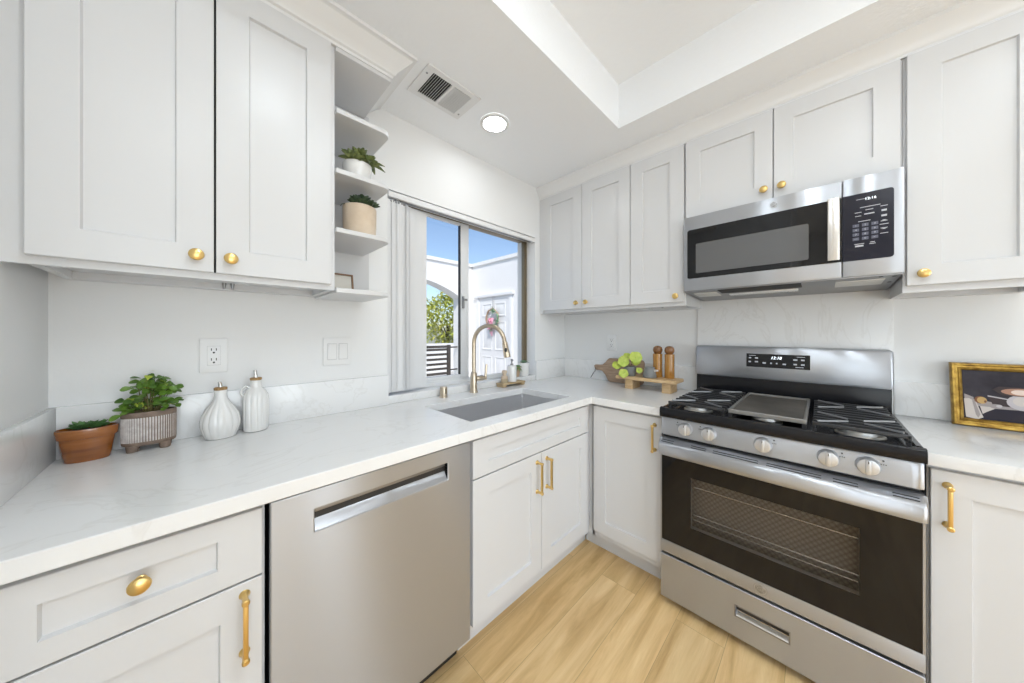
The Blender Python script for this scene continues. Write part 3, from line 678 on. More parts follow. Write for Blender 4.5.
m = MB(tr); facerect(m, .036, .291, 1.098, 1.170, .0012); dp = m.build('display', black_gl, c)
m = MB(tr); z = 1.150; m.text('12:18', .020, (.166, fd(z) + .0018, z), (-1, 0, 0), (0, -.09, 1), shear=.2); m.build('clock', digit_m, dp)
for a, z, w in ((.265, 1.160, .03), (.275, 1.147, .010), (.247, 1.147, .013), (.276, 1.126, .010), (.247, 1.127, .014), (.214, 1.122, .014), (.186, 1.122, .007), (.163, 1.122, .006), (.133, 1.120, .013), (.091, 1.145, .016), (.063, 1.145, .013), (.091, 1.122, .013), (.063, 1.122, .013), (.070, 1.160, .030), (.075, 1.108, .030)):
    m = MB(tr); facerect(m, a - w / 2, a + w / 2, z - (.0012 if w > .02 else .0035), z + (.0012 if w > .02 else .0035), .0016); m.build('key_print', print_m, dp)

# gas burners: ring and cap
def burner(x, y, r=.042):
    m = MB(); m.lathe((x, y, .9142), (0, 0, 1), [(r + .016, 0), (r + .016, .004), (r + .008, .008), (r + .006, .019), (r, .020)], 30); bu = m.build('burner', alu, c)
    m = MB(); m.lathe((x, y, .9345), (0, 0, 1), [(r - .002, 0), (r, .001), (r - .001, .0045), (r - .008, .006), (.004, .0062)], 30); m.build('burner_cap', iron, bu)
burner(1.672, .413, .044); burner(1.995, .413, .034); burner(1.665, .160, .036); burner(1.680, -.100, .048); burner(1.995, -.100, .034)
def grate(y0, y1, label):
    gz0, gz1 = .943, .955
    t = thing('grate', label, 'grate', (1.85, (y0 + y1) / 2, .914), 'cast iron grates')
    gx0, gx1 = 1.590, 2.118
    m = MB()
    for yy in (y0, y1 - .010): m.box(gx0, gx1, yy, yy + .010, gz0 - .012, gz0 - .001, .003)
    m.box(gx0, gx0 + .011, y0, y1, gz0, gz1, .003); m.box(gx1 - .011, gx1, y0, y1, gz0, gz1, .003)
    for yy in (y0, y1 - .010):
        m.box(gx0, gx0 + .011, yy, yy + .010, gz0 - .012, gz1, .002); m.box(gx1 - .011, gx1, yy, yy + .010, gz0 - .012, gz1, .002)
    m.build('grate_frame', iron, t)
    ym = (y0 + y1) / 2; nb = 10
    for k in range(1, nb):
        x = gx0 + .005 + (gx1 - gx0 - .010) * k / nb
        b = MB(); b.prism([(y0, gz0 - .008), (y0 + .002, gz1 - .002), (y0 + .008, gz1), (y1 - .008, gz1), (y1 - .002, gz1 - .002), (y1, gz0 - .008), (y1 - .012, gz0 - .004), (y1 - .016, gz0 + .001), (y0 + .016, gz0 + .001), (y0 + .012, gz0 - .004)], x - .0042, x + .0042, 'x')
        b.build('grate_bar', iron, t)
    for cx in (1.700, 2.005):
        for sx, sy in ((1, 1), (1, -1), (-1, 1), (-1, -1)):
            b = MB(); a0 = Vector((cx + sx * .022, ym + sy * .020, gz1 + .004)); a1 = Vector((cx + sx * .092, ym + sy * .100, gz1 + .004))
            n_ = Vector((-(a1 - a0).y, (a1 - a0).x, 0)).normalized() * .0020; dn = Vector((0, 0, .0035)); up = Vector((0, 0, .002))
            b.loft([[p_ + n_ - dn, p_ - n_ - dn, p_ - n_ * .8 + up, p_ + n_ * .8 + up] for p_ in (a0, a1)])
            b.build('pot_finger', iron_hi, t)  # pale metal gives each finger its bright highlight
    for fx in (gx0 + .002, gx1 - .014):
        for yy in (y0, y1 - .012):
            b = MB(); b.box(fx, fx + .012, yy, yy + .012, .9143, gz0 - .012, .002); b.build('foot', iron, t)
grate(.293, .521, 'black cast iron grate over the two burners on the pepper mill side')
grate(-.206, .022, 'black cast iron grate over the two burners on the picture side')
t = thing('griddle', 'flat grey brown griddle plate with a raised rim between the two grates', 'griddle', (1.85, .158, .914))
m = MB(); y0, y1, x0, x1 = .036, .281, 1.592, 2.118
m.cells([x0, x0 + .012, x1 - .012, x1], [y0, y0 + .010, y1 - .010, y1], .940, .958, lambda i, j: not (i == 1 and j == 1)); g_ = m.build('rim', rim_m, t)
m_ = g_.modifiers.new('edge', 'BEVEL'); m_.width = .003; m_.segments = 2; m_.limit_method = 'ANGLE'
MB().box(x0 + .01, x1 - .01, y0 + .008, y1 - .008, .943, .950).build('plate', griddle_m, t)
for fx in (x0 + .004, x1 - .016):
    for yy in (y0, y1 - .014): MB().box(fx, fx + .012, yy, yy + .014, .9143, .940).build('foot', iron, t)

# ------------------------------------------------------------------ microwave
tr = RF(1.83)
Y0, Y1, Z0, Z1 = -.2205, .5205, 1.508, 1.899
c = thing('microwave', 'stainless steel over-the-range microwave with black control panel', 'microwave', (2.03, .15, Z0))
MB(tr).box(Y0 + .003, Y1 - .003, -.384, -.026, Z0 + .004, Z1 - .002).build('case', grey_metal, c)
DY = -.0615
m = MB(tr); m.box(DY + .001, Y1, -.025, 0, Z0, Z1, .004); dr = m.build('door', ss, c)
m = MB(tr); m.box(Y0, DY - .001, -.025, 0, Z0, Z1, .004); fc = m.build('control_fascia', ss, c)
def rrect(a0, a1, z0, z1, r, corners=(1, 1, 1, 1), n=5):
    p = []
    for (cx, cz, t0), on in zip(((a1 - r, z1 - r, 0), (a0 + r, z1 - r, PI / 2), (a0 + r, z0 + r, PI), (a1 - r, z0 + r, 1.5 * PI)), corners):
        if on:
            for k in range(n + 1): t = t0 + PI / 2 * k / n; p.append((cx + r * math.cos(t), cz + r * math.sin(t)))
        else: p.append((a1 if t0 in (0, 1.5 * PI) else a0, z1 if t0 < 2 else z0))
    return p
def plate(tf, pts, d0, d1): return MB(tf).loft([[(a, d, z) for a, z in pts] for d in (d0, d1)])
gl = plate(tr, rrect(DY + .0015, .503, 1.571, 1.829, .010, (1, 0, 0, 1)), -.001, .0015).build('door_glass', black_gl, dr)
plate(tr, rrect(.036, .463, 1.597, 1.751, .006), .001, .0022).build('viewing_window', mw_win, dr)
m = MB(tr); hp = []
for t in range(9):
    q = t / 8; hp.append((1.578 + (1.830 - 1.578) * q, .022 + .012 * math.sin(PI * q)))
m.loft([[(-.019, d - .010, z), (-.021, d, z), (-.038, d + .003, z), (-.054, d, z), (-.056, d - .010, z)] for z, d in hp])
m.box(-.050, -.025, -.0005, .022, 1.582, 1.610, .003); m.box(-.050, -.025, -.0005, .022, 1.798, 1.826, .003)
m.build('handle', steel('handle_steel', (0.72, 0.69, 0.65), 0.24), dr)
badge(tr, .150, 1.866, 0, .0155, dr, -1)
pn = plate(tr, rrect(-.195, DY - .0015, 1.570, 1.832, .010, (0, 1, 1, 0)), -.001, .0015).build('control_panel', panel_m, c)
m = MB(tr); m.text('12:16', .0135, (-.137, .0022, 1.807), (-1, 0, 0)); m.build('clock', digit_m, pn)
m = MB(tr)
def bars(a, z, w, h=.0022): m.box(a - w / 2, a + w / 2, .0012, .0019, z - h / 2, z + h / 2)
bars(-.112, 1.809, .024, .0016); bars(-.136, 1.776, .052); bars(-.105, 1.758, .018); bars(-.134, 1.764, .020); bars(-.105, 1.744, .016); bars(-.134, 1.748, .026, .004)
bars(-.171, 1.768, .018); bars(-.171, 1.751, .013, .007); bars(-.171, 1.731, .014, .007); bars(-.171, 1.698, .022); bars(-.171, 1.664, .020); bars(-.121, 1.722, .032)
for k in range(3): bars(-.171, 1.714 - k * .002, .008 + k * .005, .0015); bars(-.171, 1.684 - k * .002, .018 - k * .005, .0015)
bars(-.108, 1.634, .026, .0022); bars(-.108, 1.626, .022, .006); bars(-.142, 1.636, .012); bars(-.142, 1.630, .016)
m.build('panel_lettering', print_m, pn)
def key(a, z, ch, size):
    kb = MB(tr).box(a - .0085, a + .0085, .0008, .0018, z - .0058, z + .0058); kb.mi = 1
    kb.text(ch, size, (a, .0021, z), (-1, 0, 0)); kb.build('key', [key_m, print_m], pn)
for k, ch in enumerate('123456789'): key(-.099 - (k % 3) * .0245, 1.707 - (k // 3) * .0175, ch, .0095)
for a, ch, sz_ in ((-.099, 'PWR', .0045), (-.1235, '0', .0095), (-.148, 'SET', .0045)): key(a, 1.6545, ch, sz_)
# underside
US = lambda a, d, z: (1.83 - d, a, z + d * .055)      # the underside drops a little towards the wall
m = MB(US); m.box(Y0 + .004, Y1 - .004, -.383, -.004, Z0 - .006, Z0 + .003, .002); un = m.build('underside', grey_metal, c)
MB(US).box(.06, .37, -.12, -.015, Z0 - .0085, Z0 - .0045).build('air_grille', dark_hole, un)
m = MB(US); m.box(.075, .345, -.215, -.145, Z0 - .011, Z0 - .0055, .002); m.build('grease_filter', chrome, un)
for a0, a1 in ((-.180, -.045), (.385, .490)):
    m = MB(US); m.box(a0, a1, -.185, -.06, Z0 - .010, Z0 - .0055, .002); m.build('lamp_lens', lamp_cover, un)
m = MB(US)
for a, q in ((-.20, -.03), (-.20, -.16), (-.165, -.02)): m.lathe((a, q, Z0 - .0055), (0, 0, -1), [(.006, 0), (.006, .002), (.003, .003)], 10)
m.build('screw', black_pl, un)

# ------------------------------------------------------------------ ceiling vent and recessed lamps
c = thing('ceiling_vent', 'white louvred air vent in the ceiling near the recessed lamp', 'vent', (.815, 1.27, CEIL))
vx0, vx1, vy0, vy1 = .672, .957, 1.168, 1.368
gx0, gx1, gy0, gy1 = .712, .917, 1.196, 1.342
xm = (gx0 + gx1) / 2
m = MB().cells([vx0, gx0, xm - .006, xm + .006, gx1, vx1], [vy0, gy0, gy1, vy1], CEIL - .007, CEIL - .0005, lambda i, j: not (i in (1, 3) and j == 1)); fr = m.build('frame', trim_m, c)
m_ = fr.modifiers.new('edge', 'BEVEL'); m_.width = .002; m_.segments = 2; m_.limit_method = 'ANGLE'
MB().box(gx0 - .004, gx1 + .004, gy0 - .004, gy1 + .004, CEIL - .0016, CEIL - .0004).build('duct', dark_hole, c)
for x0, x1, s_ in ((gx0, xm - .006, 1), (xm + .006, gx1, -1)):
    n_ = 9
    for k in range(n_):
        x = x0 + (x1 - x0) * (k + .5) / n_
        m = MB(); m.loft([[(x - .0030 * s_, y, CEIL - .0115), (x - .0018 * s_, y, CEIL - .0118), (x + .0034 * s_, y, CEIL - .0022), (x + .0024 * s_, y, CEIL - .0018)] for y in (gy0, gy1)]); m.build('louvre', trim_m, c)
m = MB()
for x, y in ((.690, 1.215), (.937, 1.33)): m.lathe((x, y, CEIL - .007), (0, 0, -1), [(.005, 0), (.004, .002)], 10)
m.build('screw', grey_metal, c)

def downlight(x, y, z, label, group=None, lens_m=lens_m):
    t = thing('recessed_light', label, 'light', (x, y, z), group)
    m = MB(); m.lathe((x, y, z - .0005), (0, 0, -1), [(.080, 0), (.078, .005), (.068, .008), (.061, .007), (.060, .002)], 40, cap=False); m.build('trim_ring', trim_m, t)
    m = MB(); m.lathe((x, y, z - .002), (0, 0, -1), [(.061, 0), (.059, .004), (.03, .0055), (.004, .006)], 36); m.build('lens', lens_m, t)
    return t
p = (1.122, 1.256)
downlight(p[0], p[1], CEIL, 'round recessed ceiling light glowing above the sink')
for x, y in ((.274, .231), (.75, -.75), (-1.0, -.55), (.62, -.20), (-.05, -.62), (.9, -2.0), (-1.2, -2.0)): downlight(x, y, TRAY, 'unseen round light in the raised ceiling, in a set mostly added as fill', 'recessed lights of the raised ceiling', lens_unseen)  # first placed from door and microwave highlights; the rest are unseen fill additions

# ------------------------------------------------------------------ outlets and switches
def wallplate(name, tf, a, z, label, cat, kind):
    w = .118 if kind == 'switch' else .076
    x, y, zz = tf(a, 0, z)
    t = thing(name, label, cat, (x, y, z - .06))
    m = MB(tf); m.box(a - w / 2, a + w / 2, .0003, .006, z - .062, z + .062, .003); m.build('cover_plate', plastic_w, t)
    if kind == 'switch':
        for k in (-.023, .023):
            m = MB(tf); m.box(a + k - .0185, a + k + .0185, .005, .0064, z - .0355, z + .0355); m.build('rocker_frame', plastic_w, t)
            m = MB(tf)
            for s0 in (-.0190, .0184): m.box(a + k + s0, a + k + s0 + .0006, .0058, .0068, z - .036, z + .036)
            for s0 in (-.0366, .0356): m.box(a + k - .0185, a + k + .0185, .0058, .0068, z + s0, z + s0 + .0010)
            m.build('seam_shade', grey_metal, t)  # grey strips drawn as the thin shade around each rocker
            m = MB(tf); m.loft([[(a + k - .0165, q, zz_), (a + k + .0165, q, zz_), ] + [(a + k + .0165, .005, zz_), (a + k - .0165, .005, zz_)] for zz_, q in ((z - .033, .0075), (z, .0085), (z + .033, .0115))]); m.build('rocker', plastic_w, t)
    else:
        m = MB(tf); m.box(a - .0175, a + .0175, .005, .008, z - .0345, z + .0345, .001); bdy = m.build('receptacle', plastic_w, t)
        m = MB(tf)
        for dz in (.018, -.018):
            for dx_ in (-.0065, .0065): m.box(a + dx_ - .0012, a + dx_ + .0012, .0075, .0083, z + dz + .000, z + dz + .009)
            m.lathe((a, .0075, z + dz - .007), (0, 1, 0), [(.0032, 0), (.0032, .0009)], 12)
        m.build('slots', dark_hole, bdy)
        m = MB(tf); 
        for s0 in (-.0178, .0172): m.box(a + s0, a + s0 + .0006, .0058, .0066, z - .035, z + .035)
        for s0 in (-.0352, .0346): m.box(a - .0175, a + .0175, .0058, .0066, z + s0, z + s0 + .0006)
        m.build('seam_shade', grey_metal, bdy)  # grey lines stand for the shaded seam around the receptacle
wallplate('power_outlet', WF(W), .027, 1.200, 'white power outlet on the wall above the white oil bottles', 'outlet', 'outlet')
wallplate('light_switch', WF(W), .438, 1.198, 'white double rocker light switch plate beside the blind', 'switch', 'switch')
wallplate('power_outlet', RF(R), 1.139, 1.207, 'white power outlet on the wall above the cutting board', 'outlet', 'outlet')

# ------------------------------------------------------------------ things on the worktop by the side wall
def soil_disc(mb, cx, cy, z, rx, ry): mb.lathe((cx, cy, z), (0, 0, 1), [(1, 0), (.6, .004), (.05, .006)], 24, rx, ry)
ox, oy, oz = -.239, 1.512, CT + .0005
c = thing('planter', 'oval glazed orange terracotta pot with a low succulent against the side splash', 'planter', (ox, oy, oz))
m = MB(); k = .63
m.lathe((ox, oy, oz), (0, 0, 1), [(.0395, 0), (.042, .003), (.0505, .066), (.0535, .067), (.0555, .070), (.0575, .090), (.0570, .094), (.0545, .0945), (.053, .090), (.050, .078)], 48, 1, k, cap=True)
m.build('pot', terra, c)
m = MB(); soil_disc(m, ox, oy, oz + .084, .050, .050 * k); m.build('soil', soil, c)
m = MB()
for q in range(16):
    px, py = ox + .002 + random.uniform(-.024, .026), oy + random.uniform(-.012, .012)
    for w in range(7):
        t = random.uniform(0, 2 * PI); m.leaf((px, py, oz + .092 + random.uniform(0, .010)), (math.cos(t), math.sin(t) * .8, random.uniform(.2, .9)), random.uniform(.016, .022), .012, .15, .003, n=3)
m.build('succulent', leaf_b if False else mat('sedum_green', (.09, .20, .06), .5), c)

ox, oy = -.122, 1.520
c = thing('planter', 'oval ribbed grey planter on stubby feet holding a leafy green plant', 'planter', (ox, oy, oz))
k = .60; NF = 180
rib = lambda t, h: 1 + (.012 if (int(t / (2 * PI) * NF + .5) % 3) else -.012)
m = MB(); m.lathe((ox, oy, oz + .018), (0, 0, 1), [(.0535, 0), (.0575, .004), (.0582, .012)], 60, 1, k)
m.lathe((ox, oy, oz + .018), (0, 0, 1), [(.0575, .086), (.0590, .088), (.0590, .101), (.0575, .104), (.0545, .104), (.053, .090)], 60, 1, k)
m.build('pot', clay_br, c)
m = MB(); m.lathe((ox, oy, oz + .030), (0, 0, 1), [(.0575, 0), (.058, .002), (.0585, .074), (.0575, .0755)], NF, 1, k, rib, mif=lambda i, q: 0 if (q % 3) == 1 else 1 if (q % 3) == 0 else 0)
m.build('ribbed_band', [clay_wh, clay_br], c)
for sx, sy in ((-.034, -.016), (.034, -.016), (-.034, .016), (.034, .016)):
    MB().lathe((ox + sx, oy + sy, oz), (0, 0, 1), [(.0115, 0), (.0125, .003), (.014, .02)], 16).build('foot', clay_br, c)
m = MB(); soil_disc(m, ox, oy, oz + .106, .053, .053 * k); m.build('soil', soil, c)
def blade(mb, base, d, ln, wd):
    # an obovate leaf with a random roll, slightly folded along its midrib
    d = d.normalized(); sd = d.cross(Vector((random.uniform(-.5, .5), random.uniform(-.9, -.1), random.uniform(.3, 1)))).normalized(); up = sd.cross(d)
    T_, U_ = [], []
    for t_, w_ in ((0, .06), (.2, .30), (.45, .80), (.68, 1.0), (.86, .78), (1, .16)):
        q_ = base + d * (ln * t_) - Vector((0, 0, .22 * ln * t_ * t_)); hw = wd * .5 * w_
        T_.append([mb.v(q_ + sd * hw + up * hw * .22), mb.v(q_), mb.v(q_ - sd * hw + up * hw * .22)]); U_.append([mb.v(q_ + sd * hw + up * (hw * .22 - .0007)), mb.v(q_ - up * .0007), mb.v(q_ - sd * hw + up * (hw * .22 - .0007))])
    for i_ in range(5):
        for j_ in (0, 1):
            mb.f([T_[i_][j_], T_[i_ + 1][j_], T_[i_ + 1][j_ + 1], T_[i_][j_ + 1]]); mb.f([U_[i_][j_ + 1], U_[i_ + 1][j_ + 1], U_[i_ + 1][j_], U_[i_][j_]])
        mb.f([T_[i_ + 1][0], T_[i_][0], U_[i_][0], U_[i_ + 1][0]]); mb.f([T_[i_][2], T_[i_ + 1][2], U_[i_ + 1][2], U_[i_][2]])
m = MB(); ml = MB(); ms = MB(); fl = MB()
for q in range(24):
    t = q * 2.4; hx = random.uniform(-.042, .050); hy = random.uniform(-.030, .024); hz = random.uniform(.150, .232)
    b0 = Vector((ox + hx * .2, oy + hy * .2, oz + .104)); b1 = Vector((ox + .004 + hx * 1.2, oy + hy, oz + hz - abs(hx) * .35))
    ms.tube([b0, (b0 + b1) / 2 + Vector((hx * .15, hy * .15, .01)), b1], [.0016, .0014, .001], 5)
    for w in range(7):
        a = t + w * 2.2; tgt = ml if random.random() < .10 else m; base_ = b1 + Vector((random.uniform(-.008, .008), random.uniform(-.008, .008), random.uniform(-.022, .006)))
        blade(tgt, base_, Vector((math.cos(a), math.sin(a) - .35, random.uniform(-.35, .75))), random.uniform(.022, .031), random.uniform(.015, .021))
ms.build('stems', stem_m, c); m.build('foliage', leaf_g, c); ml.build('young_leaves', leaf_y, c)
for (dx_, dy_, dz_) in ((.008, -.01, .248), (.000, -.020, .242), (-.032, -.014, .226)):
    for w in range(5): fl.leaf((ox + dx_, oy + dy_, oz + dz_), (math.cos(w * 1.257), math.sin(w * 1.257), .35), .0085, .008, .1, n=3, round_=1)
fl.build('blossom', petal, c)

def cruet(x, y, prof, nfl, amp, z0, z1, label, sx, sy, spout_z, neck, handle):
    t = thing('oil_bottle', label, 'bottle', (x, y, oz), 'white ceramic oil bottles')
    fl_ = lambda a, h: 1 - (amp * abs(math.sin(a * nfl / 2)) ** .5 * 0 + amp * (1 - abs(math.sin(a * nfl / 2))) ** 2 if z0 < h < z1 else 0)
    m = MB(); m.lathe((x, y, oz), (0, 0, 1), prof, 96, sx, sy, fl_); m.build('bottle', ceramic, t)
    m = MB(); m.lathe((x, y, oz + neck), (0, 0, 1), [(.0165, 0), (.0180, .002), (.0180, .008), (.016, .0095), (.009, .0097)], 24); m.build('stopper', cork, t)
    m = MB(); m.tube([(x, y, oz + neck + .006), (x - .001, y, oz + neck + .02), (x - .003, y - .002, oz + spout_z)], [.0066, .0062, .0054], 12); m.build('pour_spout', chrome, t)
    if handle:
        m = MB(); m.tube([(x - .0155, y, oz + .150 + .010), (x - .030, y, oz + .163 + .008), (x - .041, y, oz + .160), (x - .043, y, oz + .146), (x - .036, y, oz + .132)], .0042, 10); m.build('handle', ceramic, t)
cruet(.043, 1.503, [(.036, 0), (.040, .002), (.046, .016), (.0535, .042), (.0545, .058), (.050, .082), (.038, .104), (.026, .122), (.0185, .138), (.0165, .154), (.0180, .164), (.0180, .167), (.010, .167)], 14, .06, .010, .135, 'squat round-bellied white ceramic oil bottle with ribs and cork stopper', 1, .92, .196, .167, False)
cruet(.141, 1.517, [(.032, 0), (.036, .002), (.0385, .012), (.0395, .05), (.0395, .115), (.037, .135), (.029, .150), (.019, .160), (.0158, .168), (.0158, .184), (.0165, .190), (.0095, .190)], 12, .06, .008, .140, 'tall straight white ceramic oil bottle with ribs and a tiny handle', 1, .9, .228, .190, True)

# ------------------------------------------------------------------ things on the end shelves
def rosette(mb, c_, n_, L0, W_, thick, lift=.5, rings=3, droop=.15):
    for r in range(rings):
        for q in range(n_):
            t = 2 * PI * (q + .5 * r) / n_ + random.uniform(-.15, .15)
            mb.leaf(c_, (math.cos(t), math.sin(t), lift + r * .75 + random.uniform(-.1, .1)), L0 * (1 - .17 * r) * random.uniform(.85, 1.1), W_, droop, thick, .25, 4, .75)
px, py, pz = .447, 1.345, 1.8905
c = thing('succulent_pot', 'green spiky succulent in a small white bowl on the upper end shelf', 'plant', (px, py, pz))
MB().lathe((px, py, pz), (0, 0, 1), [(.030, 0), (.034, .003), (.050, .030), (.055, .066), (.0545, .078), (.051, .078), (.049, .068)], 36).build('bowl', ceramic, c)
m = MB(); soil_disc(m, px, py, pz + .068, .049, .049); m.build('soil', soil, c)
m = MB(); rosette(m, (px + .004, py - .012, pz + .094), 8, .070, .030, .008, .5, 3); rosette(m, (px - .030, py - .030, pz + .086), 7, .055, .026, .007, .25, 3); rosette(m, (px + .034, py - .030, pz + .090), 7, .064, .024, .007, .1, 3, .4)
m.build('rosette', leaf_s, c)
px, py, pz = .462, 1.362, 1.6725
c = thing('succulent_pot', 'dark succulent in a beige cylinder pot on the middle end shelf', 'plant', (px, py, pz))
MB().lathe((px, py, pz), (0, 0, 1), [(.056, 0), (.060, .003), (.0635, .06), (.0640, .125), (.0625, .131), (.060, .131), (.058, .118)], 40).build('pot', beige, c)
m = MB(); soil_disc(m, px, py, pz + .118, .058, .058); m.build('soil', soil, c)
m = MB(); rosette(m, (px + .002, py - .026, pz + .142), 9, .056, .032, .008, .5, 3); rosette(m, (px - .026, py - .040, pz + .136), 7, .042, .026, .007, .35, 3); rosette(m, (px + .028, py - .038, pz + .136), 7, .044, .024, .007, .35, 3)
m.leaf((px - .058, py - .010, pz + .131), (-.7, -.4, .1), .028, .010, .9, .003); m.build('rosette', leaf_d, c)
c = thing('photo_frame', 'small thin brown photo frame standing on the lowest end shelf', 'frame', (.415, 1.44, 1.4505))
tfp = lambda a, d, z: (a, 1.44 - d + (z - 1.4505) * .18, z)
m = MB(tfp)
for a0, a1, z0, z1 in ((.360, .462, 1.4505, 1.457), (.360, .462, 1.530, 1.5365), (.360, .3665, 1.457, 1.530), (.4555, .462, 1.457, 1.530)): m.box(a0, a1, 0, .011, z0, z1, .001)
m.build('frame', mat('walnut_frame', (.22, .12, .06), .45), c)
MB(tfp).box(.3665, .4555, .001, .004, 1.457, 1.530).build('photo', mat('photo_paper', (.66, .62, .55), .5), c)

# ------------------------------------------------------------------ soap tray by the sink
c = thing('soap_tray', 'small wooden riser tray behind the sink', 'tray', (1.53, 1.54, CT))
m = MB(); m.box(1.420, 1.640, 1.503, 1.576, CT + .016, CT + .027, .003); m.build('tray_top', wood_tray, c)
for x0 in (1.424, 1.606): MB().box(x0, x0 + .03, 1.506, 1.573, CT + .0005, CT + .016, .002).build('foot', wood_tray, c)
tz = CT + .0275
c = thing('soap_dispenser', 'white soap dispenser with metal pump on the wooden tray', 'dispenser', (1.538, 1.54, tz))
MB().lathe((1.538, 1.540, tz), (0, 0, 1), [(.031, 0), (.0335, .002), (.034, .09), (.033, .108), (.025, .114), (.012, .115)], 28).build('bottle', ceramic, c)
m = MB(); m.lathe((1.538, 1.540, tz + .1155), (0, 0, 1), [(.011, 0), (.011, .010), (.0045, .012), (.0045, .030), (.0085, .031), (.0085, .042), (.004, .043)], 16); m.tube([(1.538, 1.540, tz + .153), (1.525, 1.52, tz + .154), (1.520, 1.511, tz + .148)], .0038, 8); m.build('pump', grey_metal, c)
c = thing('dish_brush', 'round wooden dish brush standing on the tray beside the dispenser', 'brush', (1.462, 1.535, tz))
MB().lathe((1.462, 1.535, tz), (0, 0, 1), [(.021, 0), (.024, .012), (.0225, .028)], 20).build('bristles', mat('bristle', (.52, .42, .28), .9), c)
MB().lathe((1.462, 1.535, tz + .0285), (0, 0, 1), [(.023, 0), (.024, .004), (.022, .014), (.013, .022), (.012, .032), (.017, .040), (.0185, .048), (.015, .056), (.004, .059)], 20).build('grip', mat('brush_wood', (.66, .52, .38), .5), c)
# pots on the sill
sz = .9555
c = thing('herb_pot', 'small white pot with a blue green plant on the window sill', 'plant', (1.745, 1.622, sz))
MB().lathe((1.745, 1.618, sz), (0, 0, 1), [(.036, 0), (.039, .003), (.045, .094), (.045, .100), (.042, .100), (.040, .086)], 28).build('pot', ceramic, c)
m = MB(); soil_disc(m, 1.745, 1.618, sz + .086, .036, .036); m.build('soil', soil, c)
m = MB(); rosette(m, (1.742, 1.612, sz + .095), 9, .042, .018, .003, .6, 3); m.build('leaves', leaf_b, c)
c = thing('herb_pot', 'slim tan cone pot with trailing greenery on the window sill', 'plant', (1.672, 1.612, sz))
MB().lathe((1.672, 1.612, sz), (0, 0, 1), [(.010, 0), (.013, .003), (.022, .070), (.022, .074), (.019, .074)], 20).build('pot', clay_wh if False else mat('tan_clay', (.48, .33, .22), .7), c)
m = MB(); rosette(m, (1.672, 1.608, sz + .076), 9, .040, .014, .002, .5, 3, .6); rosette(m, (1.664, 1.600, sz + .070), 7, .034, .012, .002, 0, 1, .9); m.build('leaves', mat('leaf_fresh', (.16, .30, .09), .5), c)

# ------------------------------------------------------------------ cutting board, riser and what stands on it
c = thing('cutting_board', 'brown wooden paddle cutting board leaning on the splash behind the riser', 'board', (2.19, 1.03, CT))
lean = lambda a, d, z: (2.196 - d - (CT + .17 - z) * .10, a, z)
pts = []
zc_ = CT + .104
body = [(1.252, zc_ - .016), (1.262, zc_ + .010), (1.250, zc_ + .018), (1.215, zc_ + .018), (1.190, zc_ + .022), (1.168, zc_ + .040), (1.148, zc_ + .066), (1.135, zc_ + .074), (.900, zc_ + .076), (.882, zc_ + .070), (.872, zc_ + .050), (.872, CT + .022), (.882, CT + .006), (.900, CT + .0008), (1.120, CT + .0008), (1.140, CT + .010), (1.162, CT + .050), (1.190, zc_ - .026), (1.215, zc_ - .022), (1.240, zc_ - .024)]
m = MB(lean).loft([[(a, d, z) for a, z in body] for d in (.0, .016)]); bo = m.build('paddle', wood_board, c)
m_ = bo.modifiers.new('edge', 'BEVEL'); m_.width = .003; m_.segments = 2; m_.limit_method = 'ANGLE'
m = MB(lean); m.tube([(1.244, .019, zc_ - .004), (1.250, .022, zc_ - .03), (1.262, .022, CT + .055), (1.282, .024, CT + .018), (1.276, .026, CT + .022), (1.256, .026, CT + .055), (1.242, .022, zc_ - .03), (1.242, .019, zc_ - .004)], .0016, 6); m.build('hanging_cord', string_m, c)

c = thing('riser_stand', 'light wooden riser stand with two block feet beside the range', 'stand', (2.055, .79, CT))
RT = .996
st_ = MB().prism(rrect(1.972, 2.138, .606, .985, .012), RT - .020, RT).build('shelf_top', wood_l, c)
m_ = st_.modifiers.new('edge', 'BEVEL'); m_.width = .003; m_.segments = 2; m_.limit_method = 'ANGLE'
for y0 in (.640, .874):
    m = MB().prism([(1.990, y0 + .006), (1.996, y0), (2.110, y0), (2.118, y0 + .010), (2.118, y0 + .042), (2.110, y0 + .052), (1.996, y0 + .052), (1.990, y0 + .046)], CT + .0005, RT - .020); m.build('foot', wood_l, c)
def mill(x, y, label):
    t = thing('pepper_mill', label, 'mill', (x, y, RT), 'wooden mills on the riser')
    MB().lathe((x, y, RT + .0005), (0, 0, 1), [(.0275, 0), (.0290, .003), (.0285, .05), (.0275, .10), (.0285, .145), (.0280, .152), (.020, .153)], 30).build('body', wood_mill, t)
    MB().lathe((x, y, RT + .1535), (0, 0, 1), [(.018, 0), (.0235, .004), (.0285, .017), (.0290, .026), (.0255, .040), (.016, .048), (.004, .051)], 30).build('head', wood_dark, t)
mill(2.098, .752, 'tall wooden mill with a ball head, next to the grey jug')
mill(2.090, .677, 'tall wooden mill with a ball head, nearest the range')
x, y = 2.026, .776
c = thing('creamer_jug', 'small grey stoneware jug on the riser in front of the mills', 'jug', (x, y, RT))
MB().lathe((x, y, RT + .0005), (0, 0, 1), [(.036, 0), (.040, .003), (.041, .012), (.034, .046), (.031, .060), (.032, .066), (.029, .066), (.026, .056)], 28).build('body', stone_gr, c)
m = MB(); m.prism([(y - .020, RT + .040), (y - .055, RT + .046), (y - .055, RT + .054), (y - .022, RT + .056)], x - .012, x - .002, 'x'); m.build('handle', mat('pale_horn', (.70, .64, .58), .4), c)
x, y = 2.030, .906
c = thing('potted_plant', 'lime green round leaved plant in a grey pot on the riser', 'plant', (x, y, RT))
